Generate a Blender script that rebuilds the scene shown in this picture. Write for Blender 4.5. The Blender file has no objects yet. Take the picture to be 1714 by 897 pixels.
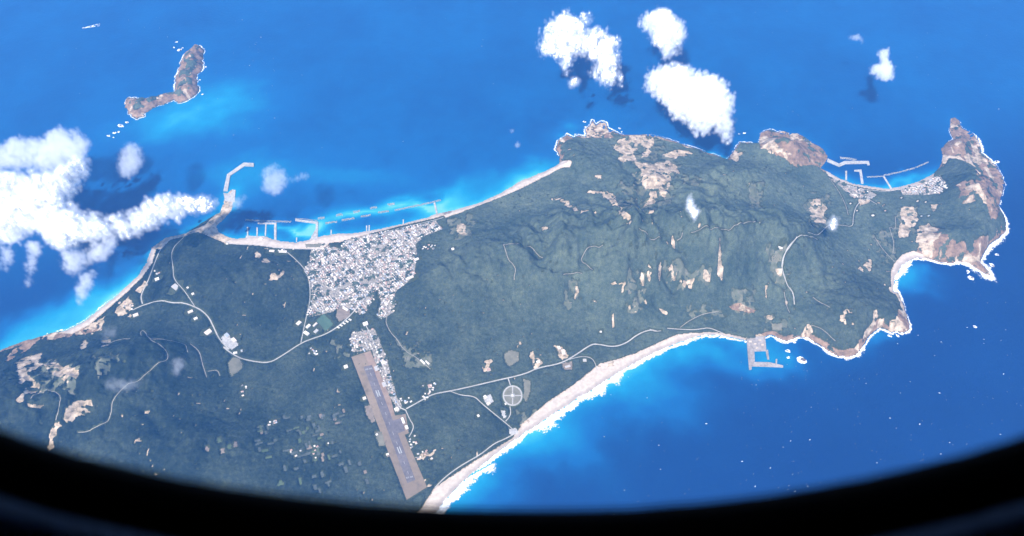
import bpy, bmesh, math, random
import numpy as np
from mathutils import Vector, Matrix
rnd = random.Random(7)
R = math.radians
scene = bpy.context.scene
col = scene.collection

# ------------------------------------------------------------------ camera, sky, sun, exposure
W0, H0, F0 = 1714.0, 897.0, 1300.0          # photograph size and focal length in its pixels
ALT, DEP = 4500.0, R(50.0)                  # flying height, depression of the optical axis
cam_d = bpy.data.cameras.new("camera")
cam = bpy.data.objects.new("camera", cam_d); col.objects.link(cam)
cam.location = (0, 0, ALT); cam.rotation_euler = (math.pi/2 - DEP, 0, 0)
cam_d.sensor_width = 36.0; cam_d.lens = 36.0*F0/W0
cam_d.clip_start = 0.005; cam_d.clip_end = 300000
cam_d.dof.use_dof = True; cam_d.dof.focus_distance = 5600.0; cam_d.dof.aperture_fstop = 9.0
scene.camera = cam
SUN = Vector((0.36, 0.74, -1.0)).normalized()          # direction the light travels
sun_el = math.asin(-SUN.z); sun_az = math.atan2(-SUN.x, -SUN.y)
sd = bpy.data.lights.new("sun", 'SUN'); sd.energy = 4.6; sd.angle = R(0.5); sd.color = (1.0, 0.95, 0.88)
so = bpy.data.objects.new("sun", sd); col.objects.link(so)
so.rotation_euler = SUN.to_track_quat('-Z', 'Y').to_euler()
world = bpy.data.worlds.new("World"); scene.world = world; world.use_nodes = True
wn = world.node_tree.nodes; wl = world.node_tree.links
sky = wn.new("ShaderNodeTexSky"); sky.sky_type = 'NISHITA'; sky.sun_disc = False
sky.sun_elevation = sun_el; sky.sun_rotation = sun_az
wl.new(sky.outputs[0], wn["Background"].inputs[0]); wn["Background"].inputs[1].default_value = 0.09
scene.view_settings.view_transform = 'Standard'; scene.view_settings.look = 'None'
scene.view_settings.gamma = 1.0; scene.view_settings.exposure = 1.0
scene.cycles.volume_bounces = 10; scene.cycles.max_bounces = 12; scene.cycles.volume_step_rate = 2.0
scene.cycles.volume_max_steps = 256
scene.cycles.diffuse_bounces = 2; scene.cycles.glossy_bounces = 2

# ------------------------------------------------------------------ helpers: pixels -> rays -> ground
CS, SN = math.cos(DEP), math.sin(DEP)
def rays(px):
    px = np.asarray(px, float).reshape(-1, 2)
    a = (px[:, 0]-W0/2)/F0; b = (px[:, 1]-H0/2)/F0
    return np.stack([a, CS-b*SN, -SN-b*CS], 1)
def flat(px, z=0.0):                        # where the sight line meets the level z
    d = rays(px); t = (z-ALT)/d[:, 2]
    return d[:, :2]*t[:, None]
CROP = dict(c0=(0, 0, 1), c1=(0, 200, 2.242), c2=(340, 260, 4.076), c3=(480, 360, 3.45), c4=(0, 540, 2.512),
            c5=(340, 560, 2.802), c6=(680, 540, 2.719), c7=(700, 190, 2.893), c8=(1000, 190, 3.449),
            c9=(1350, 180, 2.802), c10=(1350, 400, 3.736), c11=(1050, 400, 3.737), c12=(850, 0, 3.451),
            c13=(130, 20, 2.99), c14=(700, 400, 4.0775), c16=(1380, 30, 5.978))
def K(c, *v):                               # survey sheet coordinates -> picture coordinates
    ox, oy, s = CROP[c]
    return [(ox+v[i]/s, oy+v[i+1]/s) for i in range(0, len(v), 2)]
_T = np.random.default_rng(77).random((512, 512)).astype(np.float32)
def _h(ix, iy, seed):
    return _T[(ix+seed*37) & 511, (iy+seed*91+(ix >> 9)*53) & 511]
def vnoise(x, y, s, seed=0):
    x = x/s; y = y/s; ix = np.floor(x); iy = np.floor(y); fx = x-ix; fy = y-iy
    fx = fx*fx*(3-2*fx); fy = fy*fy*(3-2*fy); ix = ix.astype(np.int32); iy = iy.astype(np.int32)
    a = (ix+seed*37) & 511; a1 = (a+1) & 511; b = (iy+seed*91) & 511; b1 = (b+1) & 511
    p = _T[a, b]; q = _T[a, b1]
    p = p+(_T[a1, b]-p)*fx; q = q+(_T[a1, b1]-q)*fx
    return p+(q-p)*fy
ACT = None                                   # cells worth computing (land and near shore)
def on_act(f, x, y, *a):
    i = ACT; r = np.zeros(NX*NY); r[i] = f(x.ravel()[i], y.ravel()[i], *a); return r.reshape(NY, NX)
def fbm(x, y, s, o=4, seed=0):
    if ACT is not None and getattr(x, 'shape', None) == (NY, NX): return on_act(fbm, x, y, s, o, seed)
    r = 0; a = 1; t = 0
    for k in range(o):
        r = r+a*vnoise(x, y, s/2**k, seed+k*17); t += a; a *= .55
    return r/t
def ridged(x, y, s, o=4, seed=0):
    if ACT is not None and getattr(x, 'shape', None) == (NY, NX): return on_act(ridged, x, y, s, o, seed)
    r = 0; a = 1; t = 0
    for k in range(o):
        r = r+a*(1-np.abs(2*vnoise(x, y, s/2**k, seed+k*31)-1)); t += a; a *= .5
    return r/t
def sstep(a, b, x):
    t = np.clip((x-a)/(b-a), 0, 1); return t*t*(3-2*t)

# ------------------------------------------------------------------ coast lines (traced at sea level)
COAST = [(-330, 760), (-160, 650), (0, 586), (40, 570), (90, 556), (112, 553)] + [(140, 538), (170, 515), (200, 490), (230, 462),
  (246, 437), (253, 415), (276, 398), (312, 390), (352, 364), (369, 355), (377, 329), (386, 317), (393, 318), (389, 352),
  (362, 379), (367, 388), (379, 394.5), (396, 399), (411, 398), (413.5, 394), (443, 395), (458, 401), (472, 403), (497, 405),
  (518, 401), (530, 380), (533, 397), (553, 392.5), (561, 391), (585, 391), (610, 387.6), (634, 382.7), (659, 378), (683, 371.6),
  (708, 365.5), (730, 358), (745, 354.5), (759, 352), (804, 338.6), (838, 323), (873, 302), (907, 288.5), (934, 276), (938, 264),
  (930, 249), (935, 235), (949, 224.5), (959, 230), (969, 226), (982, 229), (980, 216), (987, 210), (992, 201), (998, 209), (1006, 203), (1014, 205),
  (1018, 214), (1026, 219), (1039, 224.5), (1059, 226), (1087, 224), (1115, 231.5), (1150, 243.6), (1174, 251), (1197, 259),
  (1217, 266), (1225, 256), (1238, 238), (1255, 238), (1269, 243), (1272, 222), (1281, 219), (1290, 216), (1301, 221), (1313, 219), (1325, 223), (1336, 222), (1357, 236),
  (1377, 248), (1386, 261), (1383, 271), (1374, 281), (1389, 289), (1407, 299.5), (1428, 306.7), (1446, 310), (1485, 315.6),
  (1507, 312), (1532, 305), (1557, 294), (1571, 283), (1578, 265), (1575, 251), (1585, 239), (1596, 233), (1589, 219), (1590, 198),
  (1598, 196), (1605, 201), (1610, 214), (1628, 223), (1638, 233), (1641, 241), (1644, 256), (1660, 269), (1669, 279), (1676, 291), (1682, 308), (1676, 330), (1671, 344),
  (1682, 365), (1684, 387), (1671, 398), (1657, 408), (1644, 426), (1641, 440), (1657, 456), (1660, 464), (1642, 455), (1621, 442),
  (1607, 440), (1592, 442), (1571, 439), (1550, 433), (1528, 433), (1510, 444), (1498, 465), (1495, 488), (1505, 491), (1512, 512), (1518, 528),
  (1523, 544), (1521, 554), (1510, 558), (1500, 554), (1492, 556), (1484, 552), (1473, 548), (1462, 555), (1451, 566), (1443, 582), (1436, 592), (1419, 599),
  (1401, 596), (1385, 588), (1368, 575), (1355, 567), (1339, 564), (1317, 571), (1304, 567), (1291, 560), (1283, 564), (1249, 571),
  (1221, 564), (1194, 560), (1167, 564), (1135, 574), (1103, 587), (1066, 606), (1029, 628), (992, 652), (956, 674), (919, 698),
  (886, 720), (845, 749), (801, 783), (761, 819), (735, 852), (690, 905), (650, 980), (560, 1040), (-330, 1040)]
ISLET = K('c13', 590, 172, 612, 172, 632, 190, 628, 225, 626, 260, 622, 285, 606, 305, 596, 335, 600, 360, 610, 378, 600, 405, 575, 428, 540, 445, 505, 455,
          480, 442, 440, 458, 400, 472, 372, 486, 345, 505, 330, 522, 300, 535, 275, 522, 255, 505, 240, 485, 236, 450, 250, 428, 268, 438, 290, 432,
          310, 440, 350, 432, 400, 430, 440, 415, 482, 402, 492, 375, 484, 335, 500, 320, 502, 290, 516, 262, 518, 240, 540, 210, 560, 196)
coast = flat(COAST); islet = flat(ISLET)

G = 7.0
XA, XB, YA, YB = -4700.0, 4500.0, 1300.0, 6900.0
NX, NY = int((XB-XA)/G)+1, int((YB-YA)/G)+1
gx = XA+G*np.arange(NX); gy = YA+G*np.arange(NY)
GX, GY = np.meshgrid(gx, gy)
def inpoly(poly, X, Y):
    ins = np.zeros(X.shape, bool); n = len(poly)
    for i in range(n):
        x0, y0 = poly[i]; x1, y1 = poly[(i+1) % n]
        if y0 == y1: continue
        c = ((y0 > Y) != (y1 > Y)) & (X < (x1-x0)*(Y-y0)/(y1-y0)+x0)
        ins ^= c
    return ins
def inpoly_rows(poly, X, Y, slack):           # the same for grid windows: each edge only touches its own rows
    ins = np.zeros(X.shape, bool); n = len(poly); r0 = Y[0].min(); g_ = G; y0r = GYROW(Y)
    for i in range(n):
        x0, y0 = poly[i]; x1, y1 = poly[(i+1) % n]
        if y0 == y1: continue
        a = int((min(y0, y1)-slack-y0r)/G)-1; b = int((max(y0, y1)+slack-y0r)/G)+2
        a = max(a, 0); b = min(b, X.shape[0])
        if b <= a: continue
        Ys = Y[a:b]; ins[a:b] ^= ((y0 > Ys) != (y1 > Ys)) & (X[a:b] < (x1-x0)*(Ys-y0)/(y1-y0)+x0)
    return ins
def GYROW(Y): return float(np.median(Y[0]))
def paint(poly, jit=0.0, seed=3):           # polygon in metres -> mask on the grid
    poly = np.asarray(poly); m = np.zeros((NY, NX), bool)
    i0 = max(0, int((poly[:, 0].min()-XA)/G)-6); i1 = min(NX, int((poly[:, 0].max()-XA)/G)+7)
    j0 = max(0, int((poly[:, 1].min()-YA)/G)-6); j1 = min(NY, int((poly[:, 1].max()-YA)/G)+7)
    if i1 <= i0 or j1 <= j0: return m
    X = GX[j0:j1, i0:i1]; Y = GY[j0:j1, i0:i1]
    if jit:
        dx = (fbm(X, Y, 60, 4, seed)-.5)*2*jit; dy = (fbm(X, Y, 60, 4, seed+50)-.5)*2*jit
        m[j0:j1, i0:i1] = inpoly_rows(poly, X+dx, Y+dy, 2*jit+G)
    else:
        m[j0:j1, i0:i1] = inpoly_rows(poly, X, Y, G)
    return m
def edt_raw(mask):                              # distance in metres to the nearest True cell (jump flooding)
    ny, nx = mask.shape
    I, J = np.meshgrid(np.arange(nx, dtype=np.int32), np.arange(ny, dtype=np.int32))
    bx = np.where(mask, I, -9999).astype(np.int32); by = np.where(mask, J, -9999).astype(np.int32)
    st = 512
    while st >= 1:
        for dy in (-st, 0, st):
            for dx in (-st, 0, st):
                if dx == 0 and dy == 0: continue
                ys = slice(max(0, dy), ny+min(0, dy)); yd = slice(max(0, -dy), ny+min(0, -dy))
                xs = slice(max(0, dx), nx+min(0, dx)); xd = slice(max(0, -dx), nx+min(0, -dx))
                cx = bx[ys, xs]; cy = by[ys, xs]
                ii = I[yd, xd]; jj = J[yd, xd]
                better = (cx-ii)**2+(cy-jj)**2 < (bx[yd, xd]-ii)**2+(by[yd, xd]-jj)**2
                bx[yd, xd] = np.where(better, cx, bx[yd, xd]); by[yd, xd] = np.where(better, cy, by[yd, xd])
        st //= 2
    return np.sqrt(((bx-I)**2+(by-J)**2).astype(np.float64))*G

def edt(mask):                              # half-resolution jump flooding is exact enough here except at the cell scale
    return edt_raw(mask)
LANDM = inpoly_rows(coast, GX+(fbm(GX, GY, 45, 3, 91)-.5)*14, GY+(fbm(GX, GY, 45, 3, 95)-.5)*14, 20)
LANDI = inpoly_rows(islet, GX+(fbm(GX, GY, 40, 3, 92)-.5)*40, GY+(fbm(GX, GY, 40, 3, 96)-.5)*40, 50)
LAND = LANDM | LANDI
DL = edt(~LAND)                              # metres inland
DS = edt(LAND)                               # metres offshore
ACT = np.nonzero((DS < 260).ravel())[0]

# ------------------------------------------------------------------ relief
def softfield(pts, power=3.0):               # inverse-distance field through traced samples
    num = 0; den = 0; ax = GX.ravel()[ACT]; ay = GY.ravel()[ACT]
    for (u, v, val) in pts:
        x, y = flat([(u, v)])[0]
        w = 1.0/(((ax-x)**2+(ay-y)**2)/1e4+1.0)**(power/2)
        num = num+w*val; den = den+w
    r = np.zeros(NX*NY); r[ACT] = num/den; return r.reshape(NY, NX)
LCO = softfield([(60, 560, 90), (200, 480, 260), (350, 390, 400), (500, 405, 420), (700, 370, 330), (850, 320, 240), (940, 250, 55), (1000, 215, 45),
                 (1090, 228, 60), (1200, 258, 60), (1240, 240, 40), (1300, 220, 45), (1380, 260, 60), (1450, 310, 220), (1530, 305, 220), (1580, 250, 45),
                 (1600, 210, 35), (1650, 260, 35), (1680, 350, 35), (1650, 440, 40), (1580, 440, 70), (1500, 450, 150), (1515, 530, 45), (1420, 598, 50), (1330, 565, 60),
                 (1200, 560, 160), (1050, 610, 260), (900, 705, 330), (760, 815, 300), (300, 150, 30), (250, 180, 30)])
HILLS = [  # picture position of the top, height, radii across and along the sight line, turn
  (1010, 400, 240, 620, 420, 0), (1150, 420, 250, 560, 330, 12), (1290, 400, 190, 420, 330, 0), (880, 430, 170, 420, 360, -20), (1060, 300, 120, 420, 330, 0),
  (960, 260, 120, 200, 220, 0), (1230, 300, 130, 420, 230, 0), (1310, 245, 120, 210, 140, -20), (1420, 500, 130, 330, 300, 0), (1480, 530, 90, 170, 170, 0),
  (1630, 320, 170, 190, 420, 0), (1600, 240, 60, 100, 160, 0), (1600, 400, 90, 260, 130, 0), (1180, 350, 90, 300, 200, 0),
  (420, 450, 150, 260, 230, 30), (330, 480, 90, 260, 240, 0), (760, 460, 90, 260, 300, -30),
  (140, 640, 230, 480, 300, 0), (-40, 700, 230, 420, 350, 0), (260, 600, 100, 260, 260, 0), (300, 760, 120, 500, 260, 0)]
H = np.zeros_like(GX)
for (u, v, h, ra, rb, tn) in HILLS:
    x, y = flat([(u, v)], h*.8)[0]; c, s = math.cos(R(tn)), math.sin(R(tn))
    dx = GX-x; dy = GY-y; p = (dx*c+dy*s)/ra; q = (-dx*s+dy*c)/rb
    H += h*np.exp(-(p*p+q*q))
H *= LANDM
rg = ridged(GX+60*fbm(GX, GY, 300, 2, 5), GY*.6, 520, 5, 11)
H = 1.12*H*(0.30+1.25*rg)+H*.20*(fbm(GX, GY, 90, 3, 21)-.5)*2-H*.10*sstep(.78, .97, ridged(GX+40*fbm(GX, GY, 120, 2, 25), GY*.55, 260, 3, 23))
env = 1-np.exp(-DL/np.maximum(LCO, 20))
base = np.minimum(DL, 40)*.10+26*sstep(60, 900, DL)+5*(fbm(GX, GY, 260, 3, 8)-.5)*sstep(60, 300, DL)
H = (H*env+base)*LANDM
hi = (25+70*ridged(GX, GY, 120, 5, 44))*(1-np.exp(-DL/50.0))
H = np.where(LANDI, hi, H)
H += np.where(LAND & (LCO < 75), (fbm(GX, GY, 28, 3, 61)-.5)*np.minimum(DL, 30)*.55, 0)
for k in range(2):                            # soften the cells a little
    P_ = np.pad(H, 1, mode='edge'); H = np.where(LAND, (P_[1:-1, 1:-1]*4+P_[:-2, 1:-1]+P_[2:, 1:-1]+P_[1:-1, :-2]+P_[1:-1, 2:])/8, 0)
# level the airfield along one gentle slope
def bil(A, x, y):
    fx = np.clip((np.asarray(x)-XA)/G, 0, NX-1.001); fy = np.clip((np.asarray(y)-YA)/G, 0, NY-1.001)
    i = fx.astype(int); j = fy.astype(int); a = fx-i; b = fy-j
    return (A[j, i]*(1-a)+A[j, i+1]*a)*(1-b)+(A[j+1, i]*(1-a)+A[j+1, i+1]*a)*b
def ground(px):                              # sight line -> ground, marching down to the relief
    d = rays(px); top = 620.0
    t0 = (top-ALT)/d[:, 2]; t1 = (0-ALT)/d[:, 2]; best = t1.copy(); done = np.zeros(len(d), bool)
    for k in range(261):
        t = t0+(t1-t0)*k/260; p = d*t[:, None]; z = ALT+p[:, 2]
        hit = (z <= bil(H, p[:, 0], p[:, 1])) & ~done
        best[hit] = t[hit]; done |= hit
    p = d*best[:, None]
    return p[:, :2]
STRIP = K('c5', 695, 105, 785, 75, 880, 300, 900, 380, 950, 372, 965, 462, 945, 470, 1050, 715, 955, 775)
sp = flat(STRIP, 30.0); sm = paint(sp); dsm = edt(sm)
A_ = np.stack([GX[sm], GY[sm], np.ones(sm.sum())], 1); cf = np.linalg.lstsq(A_, np.clip(H[sm], 8, 60), rcond=None)[0]
plane = cf[0]*GX+cf[1]*GY+cf[2]
H = np.where(LANDM, plane+(H-plane)*sstep(10, 160, dsm), H)
H = np.where(LAND, np.maximum(H, 0.4), -6.0)
# traced ravines
CARVE = np.full((NY, NX), 1e9); CDEP = np.zeros((NY, NX))
def ravine(px, depth, w):
    P = np.asarray(ground(px)); d = np.r_[0, np.cumsum(np.hypot(*np.diff(P, axis=0).T))]; t = np.linspace(0, d[-1], int(d[-1]/6)+2)
    P = np.stack([np.interp(t, d, P[:, 0]), np.interp(t, d, P[:, 1])], 1); r_ = int(3*w/G)+2; en = np.minimum(1, np.minimum(t, d[-1]-t)/60)
    D_ = np.full((NY, NX), 1e9, np.float32); E_ = np.zeros((NY, NX), np.float32)
    for (x, y), e in zip(P, en):
        x += 18*(float(vnoise(np.array(x), np.array(y), 60, 3))-.5); i = int((x-XA)/G); j = int((y-YA)/G)
        if not (r_ < i < NX-r_-1 and r_ < j < NY-r_-1): continue
        sl = (slice(j-r_, j+r_+1), slice(i-r_, i+r_+1)); dd = np.hypot(GX[sl]-x, GY[sl]-y); k = dd < D_[sl]
        D_[sl][k] = dd[k]; E_[sl][k] = e
    return depth*E_*np.exp(-(D_/w)**2)
cutd = 0
for px, dp, w in ((K('c11', 845, 130, 880, 150, 900, 210, 940, 260, 1000, 310, 1030, 345), 60, 30), (K('c7', 960, 190, 1000, 260, 1060, 300, 1075, 400, 1095, 470, 1115, 560), 55, 34), (K('c11', 185, 130, 220, 200, 270, 270, 335, 360), 50, 24),
                  (K('c7', 600, 395, 640, 445), 30, 18), (K('c7', 660, 365, 705, 405), 26, 16), (K('c7', 480, 615, 560, 650, 620, 710, 690, 775), 36, 22), (K('c7', 510, 500, 560, 540, 605, 580), 32, 20), (K('c14', 250, 90, 350, 170, 420, 230, 470, 300), 40, 22),
                  (K('c14', 100, 90, 180, 160, 260, 260, 330, 400), 36, 22), (K('c14', 610, 360, 660, 420, 690, 510), 36, 20), (K('c14', 760, 130, 850, 190, 980, 250), 34, 20), (K('c11', 70, 300, 85, 380, 110, 450), 36, 18), (K('c11', 150, 340, 170, 400, 205, 480), 36, 18),
                  (K('c14', 160, 860, 200, 760, 260, 690), 26, 26), (K('c7', 130, 690, 200, 740, 300, 800), 36, 24), (K('c7', 720, 335, 780, 390), 26, 16), (K('c14', 1410, 380, 1420, 460, 1430, 560), 34, 18), (K('c9', 510, 440, 580, 430, 660, 420), 30, 18),
                  (K('c1', 700, 480, 740, 540, 760, 600), 34, 30), (K('c1', 800, 500, 850, 560, 900, 640), 34, 30), (K('c4', 180, 70, 230, 100, 300, 110), 40, 30), (K('c4', 560, 330, 640, 400, 700, 470), 30, 30), (K('c4', 420, 420, 500, 500, 560, 560), 26, 26)):
    cutd = cutd+ravine(px, dp, w)
H = np.where(LANDM, np.maximum(H-.7*cutd*sstep(30, 140, H), np.minimum(H, 2.0)), H)

# ------------------------------------------------------------------ materials
def new_mat(name):
    m = bpy.data.materials.new(name); m.use_nodes = True
    return m, m.node_tree.nodes, m.node_tree.links, m.node_tree.nodes["Principled BSDF"]
def noise_node(n, l, scale, detail=4, co=None, rough=.55):
    t = n.new("ShaderNodeTexNoise"); t.inputs["Scale"].default_value = scale; t.inputs["Detail"].default_value = detail; t.inputs["Roughness"].default_value = rough
    if co is None:
        g = n.new("ShaderNodeNewGeometry"); co = g.outputs["Position"]
    l.new(co, t.inputs["Vector"]); return t.outputs[0]
def ramp(n, l, src, stops):
    r = n.new("ShaderNodeValToRGB"); e = r.color_ramp.elements
    while len(e) < len(stops): e.new(.5)
    for k, (p, c) in enumerate(stops):
        e[k].position = p; e[k].color = (*c, 1) if len(c) == 3 else c
    l.new(src, r.inputs[0]); return r.outputs[0]
def mixc(n, l, f, a, b, mode='MIX'):
    x = n.new("ShaderNodeMix"); x.data_type = 'RGBA'; x.blend_type = mode
    for s, v in ((0, f), (6, a), (7, b)):
        if hasattr(v, 'is_linked'): l.new(v, x.inputs[s])
        else: x.inputs[s].default_value = v if s == 0 else (*v, 1)
    return x.outputs[2]
def mth(n, l, op, a, b=None, c=None, clamp=False):
    x = n.new("ShaderNodeMath"); x.operation = op; x.use_clamp = clamp
    for s, v in enumerate((a, b, c)):
        if v is None: continue
        if hasattr(v, 'is_linked'): l.new(v, x.inputs[s])
        else: x.inputs[s].default_value = v
    return x.outputs[0]
def bump(n, l, hsrc, bs, strength=.5, dist=1.0):
    b = n.new("ShaderNodeBump"); b.inputs["Strength"].default_value = strength; b.inputs["Distance"].default_value = dist
    l.new(hsrc, b.inputs["Height"]); l.new(b.outputs[0], bs.inputs["Normal"])
def speck_mat(name, c0, c1, scale, rough=.9, spec=.2, c2=None):
    m, n, l, b = new_mat(name)
    t = noise_node(n, l, scale, 5); st = [(.3, c0), (.7, c1)]
    if c2: st = [(.25, c0), (.5, c1), (.75, c2)]
    cc = ramp(n, l, t, st)
    big = noise_node(n, l, scale*.13, 3); sh = ramp(n, l, big, [(.3, (.78, .78, .78)), (.7, (1.12, 1.12, 1.12))])
    l.new(mixc(n, l, 1.0, cc, sh, 'MULTIPLY'), b.inputs["Base Color"]); b.inputs["Roughness"].default_value = rough
    b.inputs["Specular IOR Level"].default_value = spec
    return m
def flat_mat(name, c, rough=.7, spec=.3, var=.12, scale=.15):
    m, n, l, b = new_mat(name)
    t = noise_node(n, l, scale, 4); a = tuple(min(1, x*(1+var)) for x in c); d = tuple(x*(1-var) for x in c)
    l.new(ramp(n, l, t, [(.3, d), (.7, a)]), b.inputs["Base Color"]); b.inputs["Roughness"].default_value = rough
    b.inputs["Specular IOR Level"].default_value = spec; return m
M = {}
M['sand'] = speck_mat('pale_beach_sand', (.46, .375, .295), (.60, .505, .415), .05)
m, n, l, b = new_mat('beach_sand_wet_edge'); M['beach'] = m
wt = n.new("ShaderNodeAttribute"); wt.attribute_name = 'wet'
dry = ramp(n, l, noise_node(n, l, .05, 5), [(.3, (.46, .375, .295)), (.7, (.62, .52, .425))]); wetc = ramp(n, l, noise_node(n, l, .04, 5), [(.35, (.20, .165, .15)), (.65, (.36, .30, .265))])
wf = mth(n, l, 'ADD', wt.outputs["Fac"], mth(n, l, 'MULTIPLY', mth(n, l, 'SUBTRACT', noise_node(n, l, .02, 4), .5), 1.1), None, True)
l.new(mixc(n, l, wf, dry, wetc), b.inputs["Base Color"]); b.inputs["Roughness"].default_value = .9; b.inputs["Specular IOR Level"].default_value = .2
M['tan'] = speck_mat('bare_tephra', (.46, .36, .26), (.68, .57, .45), .035)
M['concrete'] = speck_mat('weathered_concrete', (.30, .285, .265), (.54, .51, .47), .07)
M['harbour'] = speck_mat('stained_harbour_concrete', (.24, .205, .185), (.42, .37, .335), .06)
M['tetrapod'] = speck_mat('concrete_block_mound', (.25, .245, .235), (.48, .465, .44), .25)
M['asphalt'] = speck_mat('runway_asphalt', (.12, .10, .10), (.175, .15, .142), .06)
M['airgrass'] = speck_mat('dry_airfield_grass', (.15, .118, .078), (.25, .185, .125), .018, c2=(.19, .145, .095))
M['airbare'] = speck_mat('bare_brown_strip', (.24, .16, .11), (.33, .235, .17), .03)
M['road'] = speck_mat('pale_road', (.34, .32, .29), (.48, .45, .41), .08)
M['track'] = speck_mat('dirt_track', (.22, .20, .17), (.34, .31, .26), .06)
M['paint'] = flat_mat('worn_white_paint', (.36, .36, .35))
M['foam'] = speck_mat('sea_foam', (.74, .77, .80), (.90, .92, .93), .06, rough=.8)
m, n, l, b = new_mat('breaking_surf'); M['surf'] = m
tk = n.new("ShaderNodeAttribute"); tk.attribute_name = 'thick'
l.new(ramp(n, l, noise_node(n, l, .06, 5), [(.3, (.70, .73, .76)), (.7, (.88, .90, .91))]), b.inputs["Base Color"]); b.inputs["Roughness"].default_value = .8
al = mth(n, l, 'ADD', tk.outputs["Fac"], mth(n, l, 'MULTIPLY', mth(n, l, 'SUBTRACT', noise_node(n, l, .07, 6, rough=.65), .5), 1.9))
am = n.new("ShaderNodeMapRange"); am.inputs[1].default_value = .18; am.inputs[2].default_value = .55; l.new(al, am.inputs[0]); l.new(am.outputs[0], b.inputs["Alpha"])
M['searock'] = speck_mat('wet_sea_rock', (.10, .08, .075), (.24, .20, .18), .08)
for k, c in dict(white=(.78, .73, .67), cream=(.66, .555, .455), grey=(.42, .395, .37), rust=(.44, .27, .21), blue=(.34, .38, .45), dark=(.20, .19, .185)).items():
    M['roof_'+k] = flat_mat('roof_'+k, c, .6, .4)
M['wall'] = flat_mat('pale_plaster_wall', (.60, .54, .47))
M['fgreen'] = speck_mat('crop_field_green', (.07, .10, .045), (.11, .14, .065), .05)
M['fbrown'] = speck_mat('ploughed_field_brown', (.18, .14, .10), (.27, .21, .16), .05)
M['folive'] = speck_mat('dry_pond_bed_olive', (.15, .14, .09), (.22, .20, .14), .03)
M['fteal'] = speck_mat('sports_turf', (.06, .11, .07), (.09, .14, .085), .04)
M['plot'] = speck_mat('pale_netted_plot', (.06, .075, .065), (.12, .13, .115), .1)

# ground: one material, zones carried by the mesh
m, n, l, b = new_mat('island_ground'); M['ground'] = m
zo = n.new("ShaderNodeVertexColor"); zo.layer_name = 'zone'
se = n.new("ShaderNodeSeparateColor"); l.new(zo.outputs[0], se.inputs[0])
n1 = noise_node(n, l, .022, 10, rough=.68); n2 = noise_node(n, l, .10, 4); n3 = noise_node(n, l, .006, 4)
scrub = ramp(n, l, n2, [(.3, (.030, .042, .020)), (.7, (.075, .082, .042))])
tan = ramp(n, l, n1, [(.34, (.12, .105, .065)), (.45, (.33, .25, .165)), (.56, (.53, .41, .29)), (.74, (.70, .57, .43))])
rock = ramp(n, l, n1, [(.30, (.085, .070, .045)), (.45, (.19, .122, .076)), (.6, (.31, .20, .125)), (.75, (.44, .31, .21))])
town = ramp(n, l, n2, [(.36, (.09, .09, .06)), (.48, (.27, .235, .195)), (.7, (.44, .385, .325))])
def edge(ch, lo, hi):                        # ragged zone edge
    v = mth(n, l, 'ADD', se.outputs[ch], mth(n, l, 'MULTIPLY', mth(n, l, 'SUBTRACT', n2, .5), .9))
    mr = n.new("ShaderNodeMapRange"); mr.inputs[1].default_value = lo; mr.inputs[2].default_value = hi; l.new(v, mr.inputs[0]); return mr.outputs[0]
gcol = ramp(n, l, n1, [(.3, (.080, .092, .058)), (.5, (.125, .132, .086)), (.7, (.22, .20, .145))]); gmx = n.new('ShaderNodeMapRange'); gmx.inputs[1].default_value = .3; gmx.inputs[2].default_value = .7; l.new(zo.outputs[1], gmx.inputs[0])
c = mixc(n, l, gmx.outputs[0], scrub, gcol); c = mixc(n, l, edge(1, .35, .6), c, rock); c = mixc(n, l, edge(2, .4, .6), c, town); c = mixc(n, l, edge(0, .35, .6), c, tan)
l.new(c, b.inputs["Base Color"]); b.inputs["Roughness"].default_value = .95; b.inputs["Specular IOR Level"].default_value = .1
bump(n, l, n1, b, .7, 8.0)

m, n, l, b = new_mat('forest_canopy'); M['forest'] = m
a1 = noise_node(n, l, .0035, 5); a2 = noise_node(n, l, .035, 5, rough=.65); a3 = noise_node(n, l, .14, 3)
fa = n.new("ShaderNodeAttribute"); fa.attribute_name = 'scrub'  # paler upland growth plus the haze veil, both put into the canopy colour
c_d = ramp(n, l, a2, [(.28, (.006, .011, .008)), (.5, (.015, .023, .015)), (.72, (.034, .044, .027))])
c_p = ramp(n, l, a2, [(.28, (.056, .074, .054)), (.5, (.084, .106, .076)), (.72, (.112, .134, .094))])
fmx = mth(n, l, 'ADD', fa.outputs["Fac"], mth(n, l, 'MULTIPLY', mth(n, l, 'SUBTRACT', a1, .5), .9), None, True)
cc = mixc(n, l, fmx, c_d, c_p)
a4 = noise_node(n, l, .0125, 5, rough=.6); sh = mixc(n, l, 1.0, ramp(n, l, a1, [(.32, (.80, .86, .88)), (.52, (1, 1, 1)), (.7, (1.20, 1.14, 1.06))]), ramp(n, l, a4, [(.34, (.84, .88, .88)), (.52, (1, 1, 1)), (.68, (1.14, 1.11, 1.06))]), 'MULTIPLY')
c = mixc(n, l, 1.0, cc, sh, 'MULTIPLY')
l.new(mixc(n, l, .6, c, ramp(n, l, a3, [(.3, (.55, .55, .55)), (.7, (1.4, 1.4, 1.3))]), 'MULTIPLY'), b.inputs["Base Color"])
b.inputs["Roughness"].default_value = .9; b.inputs["Specular IOR Level"].default_value = .15
bump(n, l, a2, b, .6, 9.0)

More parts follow.
